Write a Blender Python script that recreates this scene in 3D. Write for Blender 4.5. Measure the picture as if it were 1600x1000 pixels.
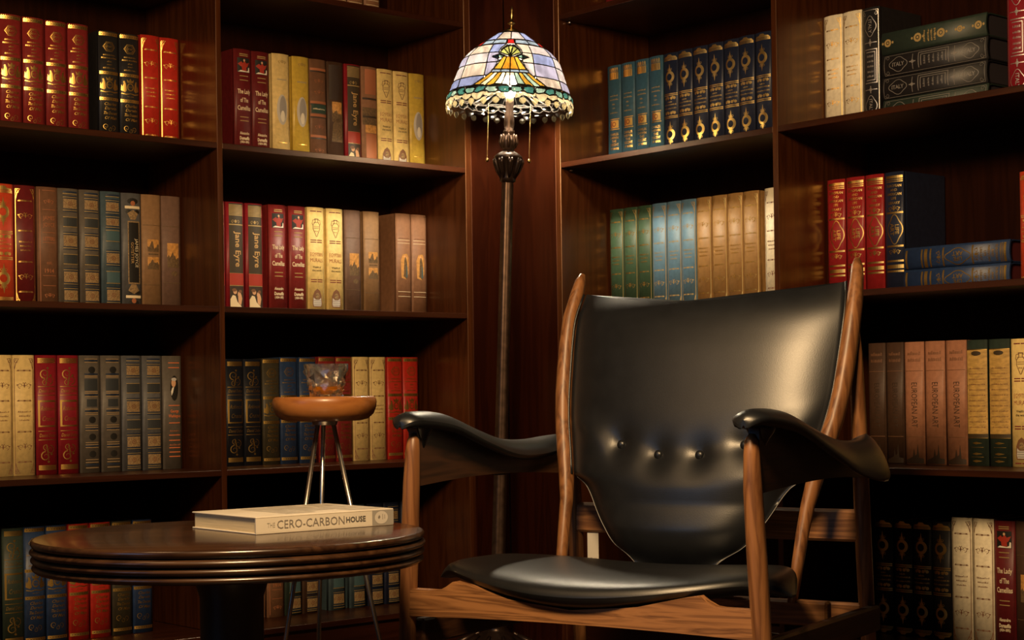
import bpy, bmesh, math, random
from mathutils import Vector, Matrix
for o in list(bpy.data.objects): bpy.data.objects.remove(o, do_unlink=True)
S = bpy.context.scene
COL = S.collection
PI = math.pi
R = random.Random(7)

# ------------------------------------------------------------------ camera
EYE, FPX, HY, ROLL = 0.63, 2596.0, 617.7, 0.01402
cd = bpy.data.cameras.new('camera'); cam = bpy.data.objects.new('camera', cd); COL.objects.link(cam)
cd.sensor_fit = 'HORIZONTAL'; cd.sensor_width = 36.0; cd.lens = 36.0 * FPX / 1600
cd.shift_y = (HY - 500) / 1600
cd.clip_start = 0.05
cam.location = (0, 0, EYE)
cam.rotation_euler = (Matrix.Rotation(PI / 2, 3, 'X') @ Matrix.Rotation(-ROLL, 3, 'Z')).to_euler()
S.camera = cam
# ------------------------------------------------------------------ world, lights, exposure
w = bpy.data.worlds.new('world'); S.world = w; w.use_nodes = True
w.node_tree.nodes['Background'].inputs[0].default_value = (0.36, 0.60, 1.0, 1)
w.node_tree.nodes['Background'].inputs[1].default_value = 0.006
S.view_settings.view_transform = 'Standard'; S.view_settings.look = 'None'
S.view_settings.exposure = 0.0; S.view_settings.gamma = 1.0; S.view_settings.use_curve_mapping = False

def area(name, loc, target, size, power, col):
    l = bpy.data.lights.new(name, 'AREA'); l.shape = 'DISK'; l.size = size; l.energy = power; l.color = col
    o = bpy.data.objects.new(name, l); COL.objects.link(o); o.location = loc
    o.rotation_euler = (Vector(target) - Vector(loc)).to_track_quat('-Z', 'Y').to_euler(); return o
area('studio_lamp', (-0.16, 1.62, 1.70), (0.10, 3.2, 0.45), 0.36, 50, (1.0, 0.66, 0.33))
l2 = bpy.data.lights.new('second_lamp', 'POINT'); l2.energy = 7.5; l2.color = (1.0, 0.62, 0.30); l2.shadow_soft_size = 0.15
o2 = bpy.data.objects.new('second_lamp', l2); COL.objects.link(o2); o2.location = (-0.98, 2.20, 1.62)

dl = bpy.data.lights.new('window_daylight', 'AREA'); dl.shape = 'RECTANGLE'; dl.size = 1.0; dl.size_y = 1.5; dl.energy = 7; dl.color = (0.30, 0.58, 1.0)
od = bpy.data.objects.new('window_daylight', dl); COL.objects.link(od); od.location = (-2.7, 0.5, 1.55)
od.rotation_euler = (Vector((0.6, 3.0, 0.6)) - Vector((-2.7, 0.5, 1.55))).to_track_quat('-Z', 'Y').to_euler()

# ------------------------------------------------------------------ frames of the two walls
CX, CY = -0.0087, 4.312
TL = math.radians(41)
DL = Vector((-math.cos(TL), -math.sin(TL), 0)); DR = Vector((math.sin(TL), -math.cos(TL), 0))
NL, NR = -DR, -DL
CORN = Vector((CX, CY, 0))
ROT = {'L': TL, 'R': TL - PI / 2}
SHELF = [1.95, 1.5802, 1.2102, 0.8402, 0.4702, 0.1002]      # tops of the boards
BSET = 0.16

# ------------------------------------------------------------------ materials
MATS = {}
def mat(name, col, rough=0.5, metal=0.0, var=0.0, scale=40.0, bump=0.0, coat=0.0, stretch=None, spec=0.5, dark=None, bscale=None, emit=None):
    if name in MATS: return MATS[name]
    m = bpy.data.materials.new(name); m.use_nodes = True; nt = m.node_tree; b = nt.nodes['Principled BSDF']
    b.inputs['Base Color'].default_value = (*col, 1); b.inputs['Roughness'].default_value = rough
    b.inputs['Metallic'].default_value = metal; b.inputs['Coat Weight'].default_value = coat
    b.inputs['Coat Roughness'].default_value = 0.15
    b.inputs['Specular IOR Level'].default_value = spec
    if emit:
        b.inputs['Emission Color'].default_value = (*emit[0], 1); b.inputs['Emission Strength'].default_value = emit[1]
    if var or bump:
        tc = nt.nodes.new('ShaderNodeTexCoord'); mp = nt.nodes.new('ShaderNodeMapping')
        nt.links.new(tc.outputs['Object'], mp.inputs[0])
        if stretch: mp.inputs['Scale'].default_value = stretch
        nz = nt.nodes.new('ShaderNodeTexNoise'); nz.inputs['Scale'].default_value = scale; nz.inputs['Detail'].default_value = 4
        nt.links.new(mp.outputs[0], nz.inputs[0])
        if var:
            r = nt.nodes.new('ShaderNodeValToRGB')
            d = dark or tuple(c * (1 - var) for c in col)
            r.color_ramp.elements[0].color = (*d, 1); r.color_ramp.elements[1].color = (*[c * (1 + var * .6) for c in col], 1)
            r.color_ramp.elements[0].position = .33; r.color_ramp.elements[1].position = .68
            nt.links.new(nz.outputs[0], r.inputs[0]); nt.links.new(r.outputs[0], b.inputs['Base Color'])
        if bump:
            n2 = nz
            if bscale:
                n2 = nt.nodes.new('ShaderNodeTexNoise'); n2.inputs['Scale'].default_value = bscale
                nt.links.new(tc.outputs['Object'], n2.inputs[0])
            bp = nt.nodes.new('ShaderNodeBump'); bp.inputs['Strength'].default_value = bump; bp.inputs['Distance'].default_value = 0.002
            nt.links.new(n2.outputs[0], bp.inputs['Height']); nt.links.new(bp.outputs[0], b.inputs['Normal'])
    MATS[name] = m; return m
def wood(name, c0, c1, rough, axis, scale=9.0, coat=0.0, rings=18.0, crough=.12, spec=.5, tint=(1, 1, 1)):
    """grain running along the axis (0,1,2)"""
    if name in MATS: return MATS[name]
    m = bpy.data.materials.new(name); m.use_nodes = True; nt = m.node_tree; b = nt.nodes['Principled BSDF']
    tc = nt.nodes.new('ShaderNodeTexCoord'); mp = nt.nodes.new('ShaderNodeMapping')
    s = [rings] * 3; s[axis] = rings * .07; mp.inputs['Scale'].default_value = s
    nt.links.new(tc.outputs['Object'], mp.inputs[0])
    nz = nt.nodes.new('ShaderNodeTexNoise'); nz.inputs['Scale'].default_value = scale / 6; nz.inputs['Detail'].default_value = 5; nz.inputs['Distortion'].default_value = 0.6
    nt.links.new(mp.outputs[0], nz.inputs[0])
    mul = nt.nodes.new('ShaderNodeMath'); mul.operation = 'MULTIPLY'; mul.inputs[1].default_value = 9.0
    fr = nt.nodes.new('ShaderNodeMath'); fr.operation = 'PINGPONG'; fr.inputs[1].default_value = 1.0
    nt.links.new(nz.outputs[0], mul.inputs[0]); nt.links.new(mul.outputs[0], fr.inputs[0])
    r = nt.nodes.new('ShaderNodeValToRGB'); r.color_ramp.elements[0].color = (*c0, 1); r.color_ramp.elements[1].color = (*c1, 1)
    r.color_ramp.elements[1].position = .85
    nt.links.new(fr.outputs[0], r.inputs[0]); nt.links.new(r.outputs[0], b.inputs['Base Color'])
    b.inputs['Roughness'].default_value = rough; b.inputs['Coat Weight'].default_value = coat; b.inputs['Coat Roughness'].default_value = crough; b.inputs['Specular IOR Level'].default_value = spec; b.inputs['Specular Tint'].default_value = (*tint, 1); b.inputs['Coat Tint'].default_value = (1, 1, 1, 1)
    MATS[name] = m; return m
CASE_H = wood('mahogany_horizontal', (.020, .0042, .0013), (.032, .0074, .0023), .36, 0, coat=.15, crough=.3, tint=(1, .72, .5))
CASE_S = wood('mahogany_lit_panels', (.034, .0088, .0024), (.056, .0155, .0042), .28, 2, coat=.15, crough=.2, spec=.75, tint=(1, .66, .42))  # same mahogany, lightened: light on side panels and dividers put into the colour
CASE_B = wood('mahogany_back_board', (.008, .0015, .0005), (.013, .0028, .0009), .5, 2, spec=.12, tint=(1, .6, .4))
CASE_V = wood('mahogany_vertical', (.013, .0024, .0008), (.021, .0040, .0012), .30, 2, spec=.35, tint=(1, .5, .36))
GOLD = mat('gold_foil', (.78, .50, .14), .36, 1.0)
DGOLD = mat('dull_gold_print', (.42, .29, .11), .5, 0.35)
SILV = mat('silver_foil', (.62, .58, .52), .4, .9)
PAGE = mat('page_block_paper', (.55, .44, .28), .85, var=.12, scale=400, stretch=(1, .02, .02))

# ------------------------------------------------------------------ mesh helpers
def tag(o, label=None, cat=None, group=None, kind=None):
    if label: o['label'] = label
    if cat: o['category'] = cat
    if group: o['group'] = group
    if kind: o['kind'] = kind
    return o
def empty(name, loc=(0, 0, 0), rz=0.0):
    o = bpy.data.objects.new(name, None); COL.objects.link(o); o.location = loc; o.rotation_euler = (0, 0, rz)
    o.empty_display_size = .05; return o
def link(name, me, m, parent=None):
    o = bpy.data.objects.new(name, me); COL.objects.link(o)
    if parent: o.parent = parent
    if m and not me.materials: me.materials.append(m)
    return o
class MB:
    def __init__(s): s.v = []; s.f = []
    def add(s, vs, fs):
        b = len(s.v); s.v += [tuple(p) for p in vs]; s.f += [tuple(b + i for i in f) for f in fs]; return s
    def box(s, x0, x1, y0, y1, z0, z1, bev=0.0):
        if bev:
            bm = bmesh.new(); bmesh.ops.create_cube(bm, size=1)
            for v in bm.verts: v.co = ((x0 + x1) / 2 + v.co.x * (x1 - x0), (y0 + y1) / 2 + v.co.y * (y1 - y0), (z0 + z1) / 2 + v.co.z * (z1 - z0))
            bmesh.ops.bevel(bm, geom=bm.edges[:], offset=bev, segments=1, affect='EDGES')
            bm.verts.index_update(); s.add([v.co for v in bm.verts], [[v.index for v in f.verts] for f in bm.faces]); bm.free(); return s
        return s.add([(x, y, z) for z in (z0, z1) for y in (y0, y1) for x in (x0, x1)],
                     [(0, 2, 3, 1), (4, 5, 7, 6), (0, 1, 5, 4), (2, 6, 7, 3), (0, 4, 6, 2), (1, 3, 7, 5)])
    def lathe(s, prof, n=32, c=(0, 0, 0), close=False):
        b = []
        for r, z in prof:
            for i in range(n):
                a = 2 * PI * i / n; b.append((c[0] + r * math.cos(a), c[1] + r * math.sin(a), c[2] + z))
        f = []
        for k in range(len(prof) - 1):
            for i in range(n):
                j = (i + 1) % n; f.append((k * n + i, k * n + j, (k + 1) * n + j, (k + 1) * n + i))
        if close:
            f.append(tuple(range(n))[::-1]); f.append(tuple((len(prof) - 1) * n + i for i in range(n)))
        return s.add(b, f)
    def tube(s, pts, rad, n=10, flat=1.0, ref=Vector((0, 1, 0)), caps=True):
        pts = [Vector(p) for p in pts]; rad = rad if isinstance(rad, (list, tuple)) else [rad] * len(pts)
        b = []
        for i, p in enumerate(pts):
            t = (pts[min(i + 1, len(pts) - 1)] - pts[max(i - 1, 0)]).normalized()
            a = ref - t * ref.dot(t)
            if a.length < 1e-4: a = Vector((1, 0, 0)) - t * t.x
            a.normalize(); c = t.cross(a)
            for k in range(n):
                q = 2 * PI * k / n; b.append(p + a * math.cos(q) * rad[i] * flat + c * math.sin(q) * rad[i])
        f = [(i * n + k, i * n + (k + 1) % n, (i + 1) * n + (k + 1) % n, (i + 1) * n + k) for i in range(len(pts) - 1) for k in range(n)]
        if caps: f += [tuple(range(n))[::-1], tuple((len(pts) - 1) * n + k for k in range(n))]
        return s.add(b, f)
    def grid(s, P):
        m = len(P[0]); b = [p for row in P for p in row]
        return s.add(b, [(i * m + j, i * m + j + 1, (i + 1) * m + j + 1, (i + 1) * m + j) for i in range(len(P) - 1) for j in range(m - 1)])
    def mesh(s, name, smooth=False):
        me = bpy.data.meshes.new(name); me.from_pydata(s.v, [], s.f); me.validate(); me.update()
        bm = bmesh.new(); bm.from_mesh(me); bmesh.ops.recalc_face_normals(bm, faces=bm.faces[:]); bm.to_mesh(me); bm.free()
        if smooth:
            for p in me.polygons: p.use_smooth = True
        return me
    def build(s, name, m, parent=None, smooth=False, auto=None):
        me = s.mesh(name, smooth)
        if auto is not None:
            bm = bmesh.new(); bm.from_mesh(me)
            for e in bm.edges:
                if len(e.link_faces) == 2 and e.calc_face_angle(0) > auto: e.smooth = False
            bm.to_mesh(me); bm.free()
            for p in me.polygons: p.use_smooth = True
        return link(name, me, m, parent)
def interp(tab, x):
    if x <= tab[0][0]: return tab[0][1]
    for (a, p), (b, q) in zip(tab, tab[1:]):
        if x <= b: return p + (q - p) * (x - a) / (b - a)
    return tab[-1][1]
def sint(tab, x):
    """smooth (catmull) interpolation"""
    n = len(tab)
    if x <= tab[0][0]: return tab[0][1]
    if x >= tab[-1][0]: return tab[-1][1]
    i = max(k for k in range(n - 1) if tab[k][0] <= x)
    x0, y0 = tab[i]; x1, y1 = tab[i + 1]; h = x1 - x0; t = (x - x0) / h
    def sl(k):
        a, b = tab[max(k - 1, 0)], tab[min(k + 1, n - 1)]; return (b[1] - a[1]) / (b[0] - a[0])
    m0, m1 = sl(i) * h, sl(i + 1) * h
    return (2*t**3-3*t*t+1)*y0 + (t**3-2*t*t+t)*m0 + (-2*t**3+3*t*t)*y1 + (t**3-t*t)*m1

# ------------------------------------------------------------------ lettering: text curves turned into flat triangles
TXT = {}
def glyphs(s, shear=0.0, bold=0.0):
    k = (s, shear, bold)
    if k not in TXT:
        cu = bpy.data.curves.new('lettering', 'FONT'); cu.body = s; cu.size = 1.0; cu.align_x = 'CENTER'; cu.align_y = 'CENTER'
        cu.shear = shear; cu.offset = bold; cu.resolution_u = 2; cu.fill_mode = 'FRONT'
        o = bpy.data.objects.new('lettering', cu); COL.objects.link(o)
        dg = bpy.context.evaluated_depsgraph_get(); me = o.evaluated_get(dg).to_mesh()
        V = [(v.co.x, v.co.y) for v in me.vertices]; F = [tuple(p.vertices) for p in me.polygons]
        o.evaluated_get(dg).to_mesh_clear(); bpy.data.objects.remove(o); bpy.data.curves.remove(cu)
        xs = [v[0] for v in V] or [0, 1]; ys = [v[1] for v in V] or [0, 1]
        cx, cy = (min(xs) + max(xs)) / 2, (min(ys) + max(ys)) / 2
        TXT[k] = ([(x - cx, y - cy) for x, y in V], F, max(xs) - min(xs), max(ys) - min(ys))
    return TXT[k]

# ================================================================== THE ROOM
fl = MB().box(-4, 4, -1.2, 5.2, -0.05, 0.0)
tag(fl.build('floor', wood('floor_boards_dark', (.02, .009, .005), (.05, .022, .011), .35, 0)), kind='structure')
for nm, side, x0, x1 in (('wall_left', 'L', -3.2, 0.36), ('wall_right', 'R', -0.36, 3.2)):
    ob = MB().box(x0, x1, 0.345, 0.40, 0, 2.6).build(nm, mat('wall_paint_dark_brown', (.05, .03, .02), .8))
    ob.location = CORN; ob.rotation_euler = (0, 0, ROT[side]); tag(ob, kind='structure')

def bookcase(side, name, label, t_in, t_div, t_out, thick):
    root = empty(name, CORN, ROT[side]); tag(root, label, 'bookcase')
    sg = -1 if side == 'L' else 1
    def bx(n, t0, t1, y0, y1, z0, z1, m, bev=.0009):
        a, b = sorted((sg * t0, sg * t1)); return MB().box(a, b, y0, y1, z0, z1, bev).build(n, m, root)
    top = 2.33; E = .0003
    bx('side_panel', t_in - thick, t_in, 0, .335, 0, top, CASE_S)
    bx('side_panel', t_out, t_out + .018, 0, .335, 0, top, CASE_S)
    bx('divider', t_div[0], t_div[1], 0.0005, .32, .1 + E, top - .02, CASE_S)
    for k, z in enumerate(SHELF):
        for a, b in ((t_in, t_div[0]), (t_div[1], t_out)):
            bx('shelf', a + E, b - E, 0.001, .32, z - .0135, z, CASE_H)
    for a, b in ((t_in, t_div[0]), (t_div[1], t_out)):
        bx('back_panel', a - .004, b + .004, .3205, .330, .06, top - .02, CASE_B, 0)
    bx('plinth', t_in + E, t_out - E, .012, .03, 0.0, SHELF[-1] - .0142, CASE_H)
    bx('top_board', t_in + E, t_out - E, 0.001, .335, top - .0196, top, CASE_H)
    pin = mat('nickel_pin', (.7, .68, .62), .25, 1.0)
    for k in (1, 2):
        z = SHELF[k]
        for y in (.028,):
            p = MB().lathe([(0, 0), (.0028, .0), (.0028, .012), (.0018, .014), (0, .014)], 10)
            o = p.build('shelf_pin', pin, root, True)
            o.rotation_euler = (0, PI / 2 * sg, 0); o.location = (sg * t_in, y, z + .003 if side == 'L' else z - .018)
    return root
caseL = bookcase('L', 'bookcase', 'dark mahogany bookcase along the left wall with five book rows', .1340, (.8450, .8585), 1.5695, .018)
caseR = bookcase('R', 'bookcase', 'dark mahogany bookcase along the right wall behind the armchair', .2100, (.8940, .9085), 1.6300, .0175)
for nm, side, x0, x1 in (('trim_1', 'L', -.1155, .0006), ('trim_2', 'R', -.0006, .1920)):
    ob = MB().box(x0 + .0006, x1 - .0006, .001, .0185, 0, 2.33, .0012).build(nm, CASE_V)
    ob.location = CORN; ob.rotation_euler = (0, 0, ROT[side]); tag(ob, kind='structure')
    tag(ob, 'tall plain mahogany filler panel in the corner, %s of the lamp pole' % ('left' if side == 'L' else 'right'))

# ================================================================== BOOKS
BW, BH, BD = 0.0496, 0.260, 0.156
BULGE = .0055
def spine_y(x, w): return BULGE * (x / (w / 2)) ** 2
COVERS = {}
def cover_mesh(w, h):
    k = (round(w, 4), round(h, 4))
    if k in COVERS: return COVERS[k]
    hw = w / 2; th = .0026
    out = [(-hw, BD), (-hw, .016), (-hw + .0016, .0115), (-hw + .0002, .0075)]
    n = 9
    out += [(-hw + w * i / (n - 1), spine_y(-hw + w * i / (n - 1), w)) for i in range(n)]
    out += [(hw - .0002, .0075), (hw - .0016, .0115), (hw, .016), (hw, BD)]
    inn = []
    for i, (x, y) in enumerate(out):
        if i < 4: inn.append((x + th, max(y, .0075)))
        elif i >= len(out) - 4: inn.append((x - th, max(y, .0075)))
        else: inn.append((max(-hw + th, min(hw - th, x)), y + th + .002))
    m = len(out); V = []; F = []
    for z in (0, h):
        V += [(x, y, z) for x, y in out] + [(x, y, z) for x, y in inn]
    a, b, c, d = 0, m, 2 * m, 3 * m
    for i in range(m - 1):
        F += [(a + i, a + i + 1, c + i + 1, c + i), (b + i, d + i, d + i + 1, b + i + 1),
              (c + i, c + i + 1, d + i + 1, d + i), (a + i, b + i, b + i + 1, a + i + 1)]
    F += [(a, c, d, b), (a + m - 1, b + m - 1, d + m - 1, c + m - 1)]
    me = MB().add(V, F).mesh('cover')
    for p in me.polygons: p.use_smooth = abs(p.normal.z) < .5 and p.normal.y < -.3
    pb = MB().box(-hw + th + .0002, hw - th - .0002, .010, BD - .004, .003, h - .003).mesh('page_block')
    COVERS[k] = (me, pb); return COVERS[k]

class Deco:
    """flat print and foil on a 50 x 260 mm spine; x -25..25, y 0..260 (mm), laid on the curved spine"""
    def __init__(s): s.L = {}
    def _l(s, key):
        return s.L.setdefault(key, ([], []))
    def raw(s, key, V, F):
        v, f = s._l(key); b = len(v); v += V; f += [tuple(b + i for i in q) for q in F]
    def band(s, key, y0, y1, x0=-22.5, x1=22.5):
        n = max(1, int(abs(x1 - x0) / 6)); V = []; F = []
        for i in range(n + 1):
            x = x0 + (x1 - x0) * i / n; V += [(x, y0), (x, y1)]
            if i: F.append((2 * i - 2, 2 * i, 2 * i + 1, 2 * i - 1))
        s.raw(key, V, F)
    def poly(s, key, P):
        s.raw(key, list(P), [tuple(range(len(P)))])
    def ell(s, key, cx, cy, rx, ry, n=18):
        V = [(cx + rx * math.cos(2 * PI * i / n), cy + ry * math.sin(2 * PI * i / n)) for i in range(n)]
        h = n // 2; F = [(i, i + 1, n - 2 - i, n - 1 - i) if n - 2 - i != i + 1 else (i, i + 1, n - 1 - i) for i in range(h)]
        s.raw(key, V, [f for f in F if len(set(f)) > 2])
    def ring(s, key, cx, cy, r0, r1, n=20, ry=1.0, a0=0, a1=2 * PI, off=0.0):
        V = []; F = []
        for i in range(n + 1):
            a = a0 + (a1 - a0) * i / n; c, d = math.cos(a), math.sin(a)
            V += [(cx + off + r0 * c, cy + r0 * d * ry), (cx + r1 * c, cy + r1 * d * ry)]
            if i: F.append((2 * i - 2, 2 * i - 1, 2 * i + 1, 2 * i))
        s.raw(key, V, F)
    def stroke(s, key, P, w=1.0, taper=False):
        V = []; F = []
        for i, p in enumerate(P):
            a = P[max(i - 1, 0)]; b = P[min(i + 1, len(P) - 1)]
            dx, dy = b[0] - a[0], b[1] - a[1]; l = math.hypot(dx, dy) or 1
            ww = w / 2 * ((1 - .8 * i / (len(P) - 1)) if taper else 1)
            V += [(p[0] - dy / l * ww, p[1] + dx / l * ww), (p[0] + dy / l * ww, p[1] - dx / l * ww)]
            if i: F.append((2 * i - 2, 2 * i - 1, 2 * i + 1, 2 * i))
        s.raw(key, V, F)
    def curl(s, key, cx, cy, r, d=1, up=1, w=1.1, turns=1.25):
        n = 14; P = []
        for i in range(n + 1):
            t = i / n; a = -PI / 2 + t * turns * 2 * PI; rr = r * (1 - .75 * t)
            P.append((cx + d * rr * math.cos(a), cy + up * rr * math.sin(a)))
        s.stroke(key, P, w, True)
    def scroll(s, key, cx, cy, k=1.0, w=1.2):
        for d in (-1, 1):
            s.curl(key, cx + d * 9 * k, cy, 5.5 * k, d, 1, w); s.curl(key, cx + d * 3.6 * k, cy + 2.5 * k, 4 * k, -d, -1, w)
            s.ell(key, cx + d * 14.5 * k, cy + 1.5 * k, 2.2 * k, 1.2 * k, 8)
        s.poly(key, [(cx, cy + 6 * k), (cx + 2 * k, cy), (cx, cy - 5 * k), (cx - 2 * k, cy)])
    def rule(s, key, y, x=20):
        s.band(key, y - .5, y + .5, -x, x); s.band(key, y + 1.6, y + 2.2, -x * .9, x * .9); s.ell(key, 0, y + .3, 3.2, 1.6, 8)
        s.ell(key, -x * .8, y + .3, 2.4, 1.5, 8); s.ell(key, x * .8, y + .3, 2.4, 1.5, 8)
    def text(s, key, t, cx, cy, size, vert=False, shear=0.0, bold=0.0, maxw=None):
        V, F, wd, ht = glyphs(t, shear, bold); k = size / .72
        kx = k
        if maxw and wd * k > maxw: kx = maxw / wd
        if vert: s.raw(key, [(cx + y * k, cy - x * kx) for x, y in V], F)
        else: s.raw(key, [(cx + x * kx, cy + y * k) for x, y in V], F)
    def scrib(s, key, y, x0, x1, h=2.4, seed=1):
        """a line of print too small to read: broken strokes"""
        r = random.Random(seed * 31 + int(y)); x = x0
        while x < x1 - .6:
            d = r.uniform(.9, 2.6); e = min(x + d, x1); hh = h * r.uniform(.55, 1.0)
            s.poly(key, [(x, y - h / 2), (e - .3, y - h / 2 + r.uniform(-.3, .3)), (e, y - h / 2 + hh), (x + .5, y - h / 2 + hh)])
            x = e + r.uniform(.35, .9)
    def hexring(s, key, cx, cy, r0, r1):
        for a, b, n in ((r0, r0 + 1, 6), (r1 - 1.2, r1, 6)):
            s.ring(key, cx, cy, a, b, n)

def spine_mesh(name, V, F, w, h, eps):
    sx, sz = w / .050 * .001, h / .260 * .001
    bm = bmesh.new(); vs = [bm.verts.new((x, y, 0)) for x, y in V]
    for f in F:
        try: bm.faces.new([vs[i] for i in f])
        except ValueError: pass
    for k in range(-4, 5):        # cut at every 5 mm so that wide pieces follow the curve of the spine
        bmesh.ops.bisect_plane(bm, geom=bm.verts[:] + bm.edges[:] + bm.faces[:], plane_co=(k * 5, 0, 0), plane_no=(1, 0, 0), dist=1e-4)
    for v in bm.verts:
        X = max(-w / 2, min(w / 2, v.co.x * sx)); v.co = (X, spine_y(X, w) - eps, v.co.y * sz)
    me = bpy.data.meshes.new(name); bm.to_mesh(me); bm.free(); me.update()
    # wind every face to look out of the spine (-y)
    bm = bmesh.new(); bm.from_mesh(me)
    for f in bm.faces:
        f.normal_update()
        if f.normal.y > 0: f.normal_flip()
    bm.to_mesh(me); bm.free()
    return me

INK = {
 'gold': GOLD, 'dgold': DGOLD, 'silver': SILV,
 'cream': mat('cream_print', (.72, .60, .40), .6), 'black': mat('black_print', (.012, .011, .010), .5),
 'dark': mat('dark_brown_print', (.035, .020, .012), .5), 'navyp': mat('navy_print', (.012, .022, .05), .5),
 'maroonp': mat('maroon_print', (.16, .018, .02), .5), 'redp': mat('red_print', (.34, .03, .015), .5),
 'orange': mat('orange_print', (.62, .16, .05), .55), 'brownp': mat('brown_print', (.17, .075, .035), .6),
 'grey': mat('grey_print', (.30, .28, .27), .5), 'ltgrey': mat('pale_grey_print', (.50, .47, .44), .5),
 'amber': mat('amber_picture_sky', (.55, .27, .07), .6, var=.35, scale=120), 'tree': mat('olive_picture_trees', (.13, .078, .034), .7, var=.4, scale=200),
 'tapestry': mat('tapestry_print_gold', (.27, .175, .08), .65, var=.5, scale=380), 'skin': mat('skin_tone_print', (.60, .34, .19), .6),
 'white': mat('white_print', (.75, .70, .60), .6), 'greenp': mat('bottle_green_print', (.018, .045, .030), .5),
 'parch': mat('gold_parchment_print', (.50, .31, .085), .6, var=.3, scale=70, stretch=(1, 1, 2)),
 'olive': mat('olive_black_print', (.042, .028, .012), .5), 'slatep': mat('charcoal_label_print', (.030, .034, .038), .5), 'teal': mat('slate_teal_print', (.05, .10, .12), .5),
 'rust': mat('rust_print', (.33, .11, .045), .6), 'dotg': mat('gold_dot_print', (.30, .20, .10), .6),
}
DESIGN = {}
def design(fn): DESIGN[fn.__name__] = fn; return fn
PT, TL_, LT = 'printed_panel', 'gilt_tooling', 'lettering'
@design
def crest(d):
    g = (TL_, 'gold'); t = (LT, 'gold')
    for y0, y1 in ((249, 256), (160, 167), (100, 107), (9, 16)):
        d.band(g, y0, y1, -23, 23)
        for i in range(7): d.ell(('band_dots', 'dark'), -18 + i * 6, (y0 + y1) / 2, 1.3, 1.1, 6)
    for i in range(12): d.poly(g, [(-22 + i * 4, 256), (-19 + i * 4, 256), (-20.5 + i * 4, 258.5)])
    for r, wd in ((9, .9), (12, .9), (15, 1.1)): d.ring(g, 0, 224, r - wd, r, 6 if r > 12 else 18, .85)
    d.text(t, 'RW', 0, 224, 6, shear=.25)
    for y, x in ((205, 15), (198, 19), (190, 6), (183, 6), (175, 15)): d.scrib(t, y, -x, x, 3.6, 3)
    # heraldic crest: oval shield, crown and two supporters
    d.ring(g, 0, 136, 6, 8.5, 16, 1.1); d.text(t, 'RW', 0, 136, 4.5)
    d.poly(g, [(-7, 146), (7, 146), (9, 154), (4, 150), (0, 156), (-4, 150), (-9, 154)])
    for k in (-1, 1):
        d.poly(g, [(k * 9, 128), (k * 11, 142), (k * 14, 150), (k * 17, 149), (k * 16, 143), (k * 19, 136), (k * 18, 126), (k * 13, 124)])
        d.poly(g, [(k * 18, 126), (k * 22, 128), (k * 21, 141), (k * 19.5, 136)])
    d.stroke(g, [(-21, 121), (-10, 119), (0, 121), (10, 119), (21, 121)], 2.2); d.scrib(t, 114, -8, 8, 2.2, 5)
    for y, s in ((92, 'Charles'), (82, 'Darwin'), (71, 'The Descent'), (60, 'Of Man')): d.text(t, s, 2, y, 7, shear=.35, bold=.012, maxw=33)
    d.curl(g, -10, 40, 7, -1, 1, 1.6); d.curl(g, 8, 38, 6, 1, 1, 1.4); d.curl(g, -1, 33, 5, 1, -1, 1.3)
@design
def gilt(d, ink='gold', edge=True):
    g = (TL_, ink); t = (LT, ink)
    for x in (-21.5, 21.5): d.band(g, 4, 252, x - .6, x + .6)
    for k in (-1, 1):
        for yy, u in ((252, -1), (5, 1)):
            d.stroke(g, [(k * 21, yy), (k * 12, yy), (k * 18, yy + u * 9), (k * 21, yy + u * 22)], 1.6)
            d.curl(g, k * 17, yy + u * 6, 4, k, u, 1.3)
    for y in (226, 161, 94, 29): d.rule(g, y, 17)
    d.scroll(g, 0, 194, 1.05); d.scroll(g, 0, 62, 1.05)
    for y, x in ((138, 15), (129, 13), (120, 12)): d.scrib(t, y, -x, x, 3.6, 9)
@design
def gilt_dark(d): gilt(d, 'dgold')
@design
def gilt_left(d):
    gilt(d); d.band((TL_, 'gold'), 2, 250, -22.9, -21.3)
@design
def gilt_ink(d): gilt(d, 'brownp')
@design
def rings(d):
    g = (TL_, 'gold'); t = (LT, 'gold')
    for y0, u in ((241, 1), (17, -1)):
        d.band(g, y0, y0 + u * 2, -23, 23); d.band(g, y0 + u * 3, y0 + u * 5, -23, 23)
        d.poly(g, [(-22, y0 + u * 6), (22, y0 + u * 6), (18, y0 + u * 10), (9, y0 + u * 11), (5, y0 + u * 15), (-5, y0 + u * 15), (-9, y0 + u * 11), (-18, y0 + u * 10)])
    for cy in (200, 57):
        d.ring(g, 0, cy, 8.5, 15, 22, 1.0, off=-1.0)
        for u in (-1, 1):
            d.poly(g, [(-6, cy + u * 15), (6, cy + u * 15), (2, cy + u * 22), (0, cy + u * 33), (-2, cy + u * 22)])
            for k in (-1, 1): d.curl(g, k * 5, cy + u * 19, 3.2, k, u, 1.1)
    for y in (158, 154, 102, 98): d.band(g, y - 1, y + 1.2, -23, 23)
    for y in (147, 110):
        for x in (-14, -5, 5, 14): d.ell(g, x, y, 4.2, 3.8, 9)
        for x in (-9.5, 9.5): d.ell(g, x, y + 3, 2, 2, 6)
    for y, x in ((138, 8), (131, 20), (122, 20)): d.scrib(t, y, -x, x, 4, 4)
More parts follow.
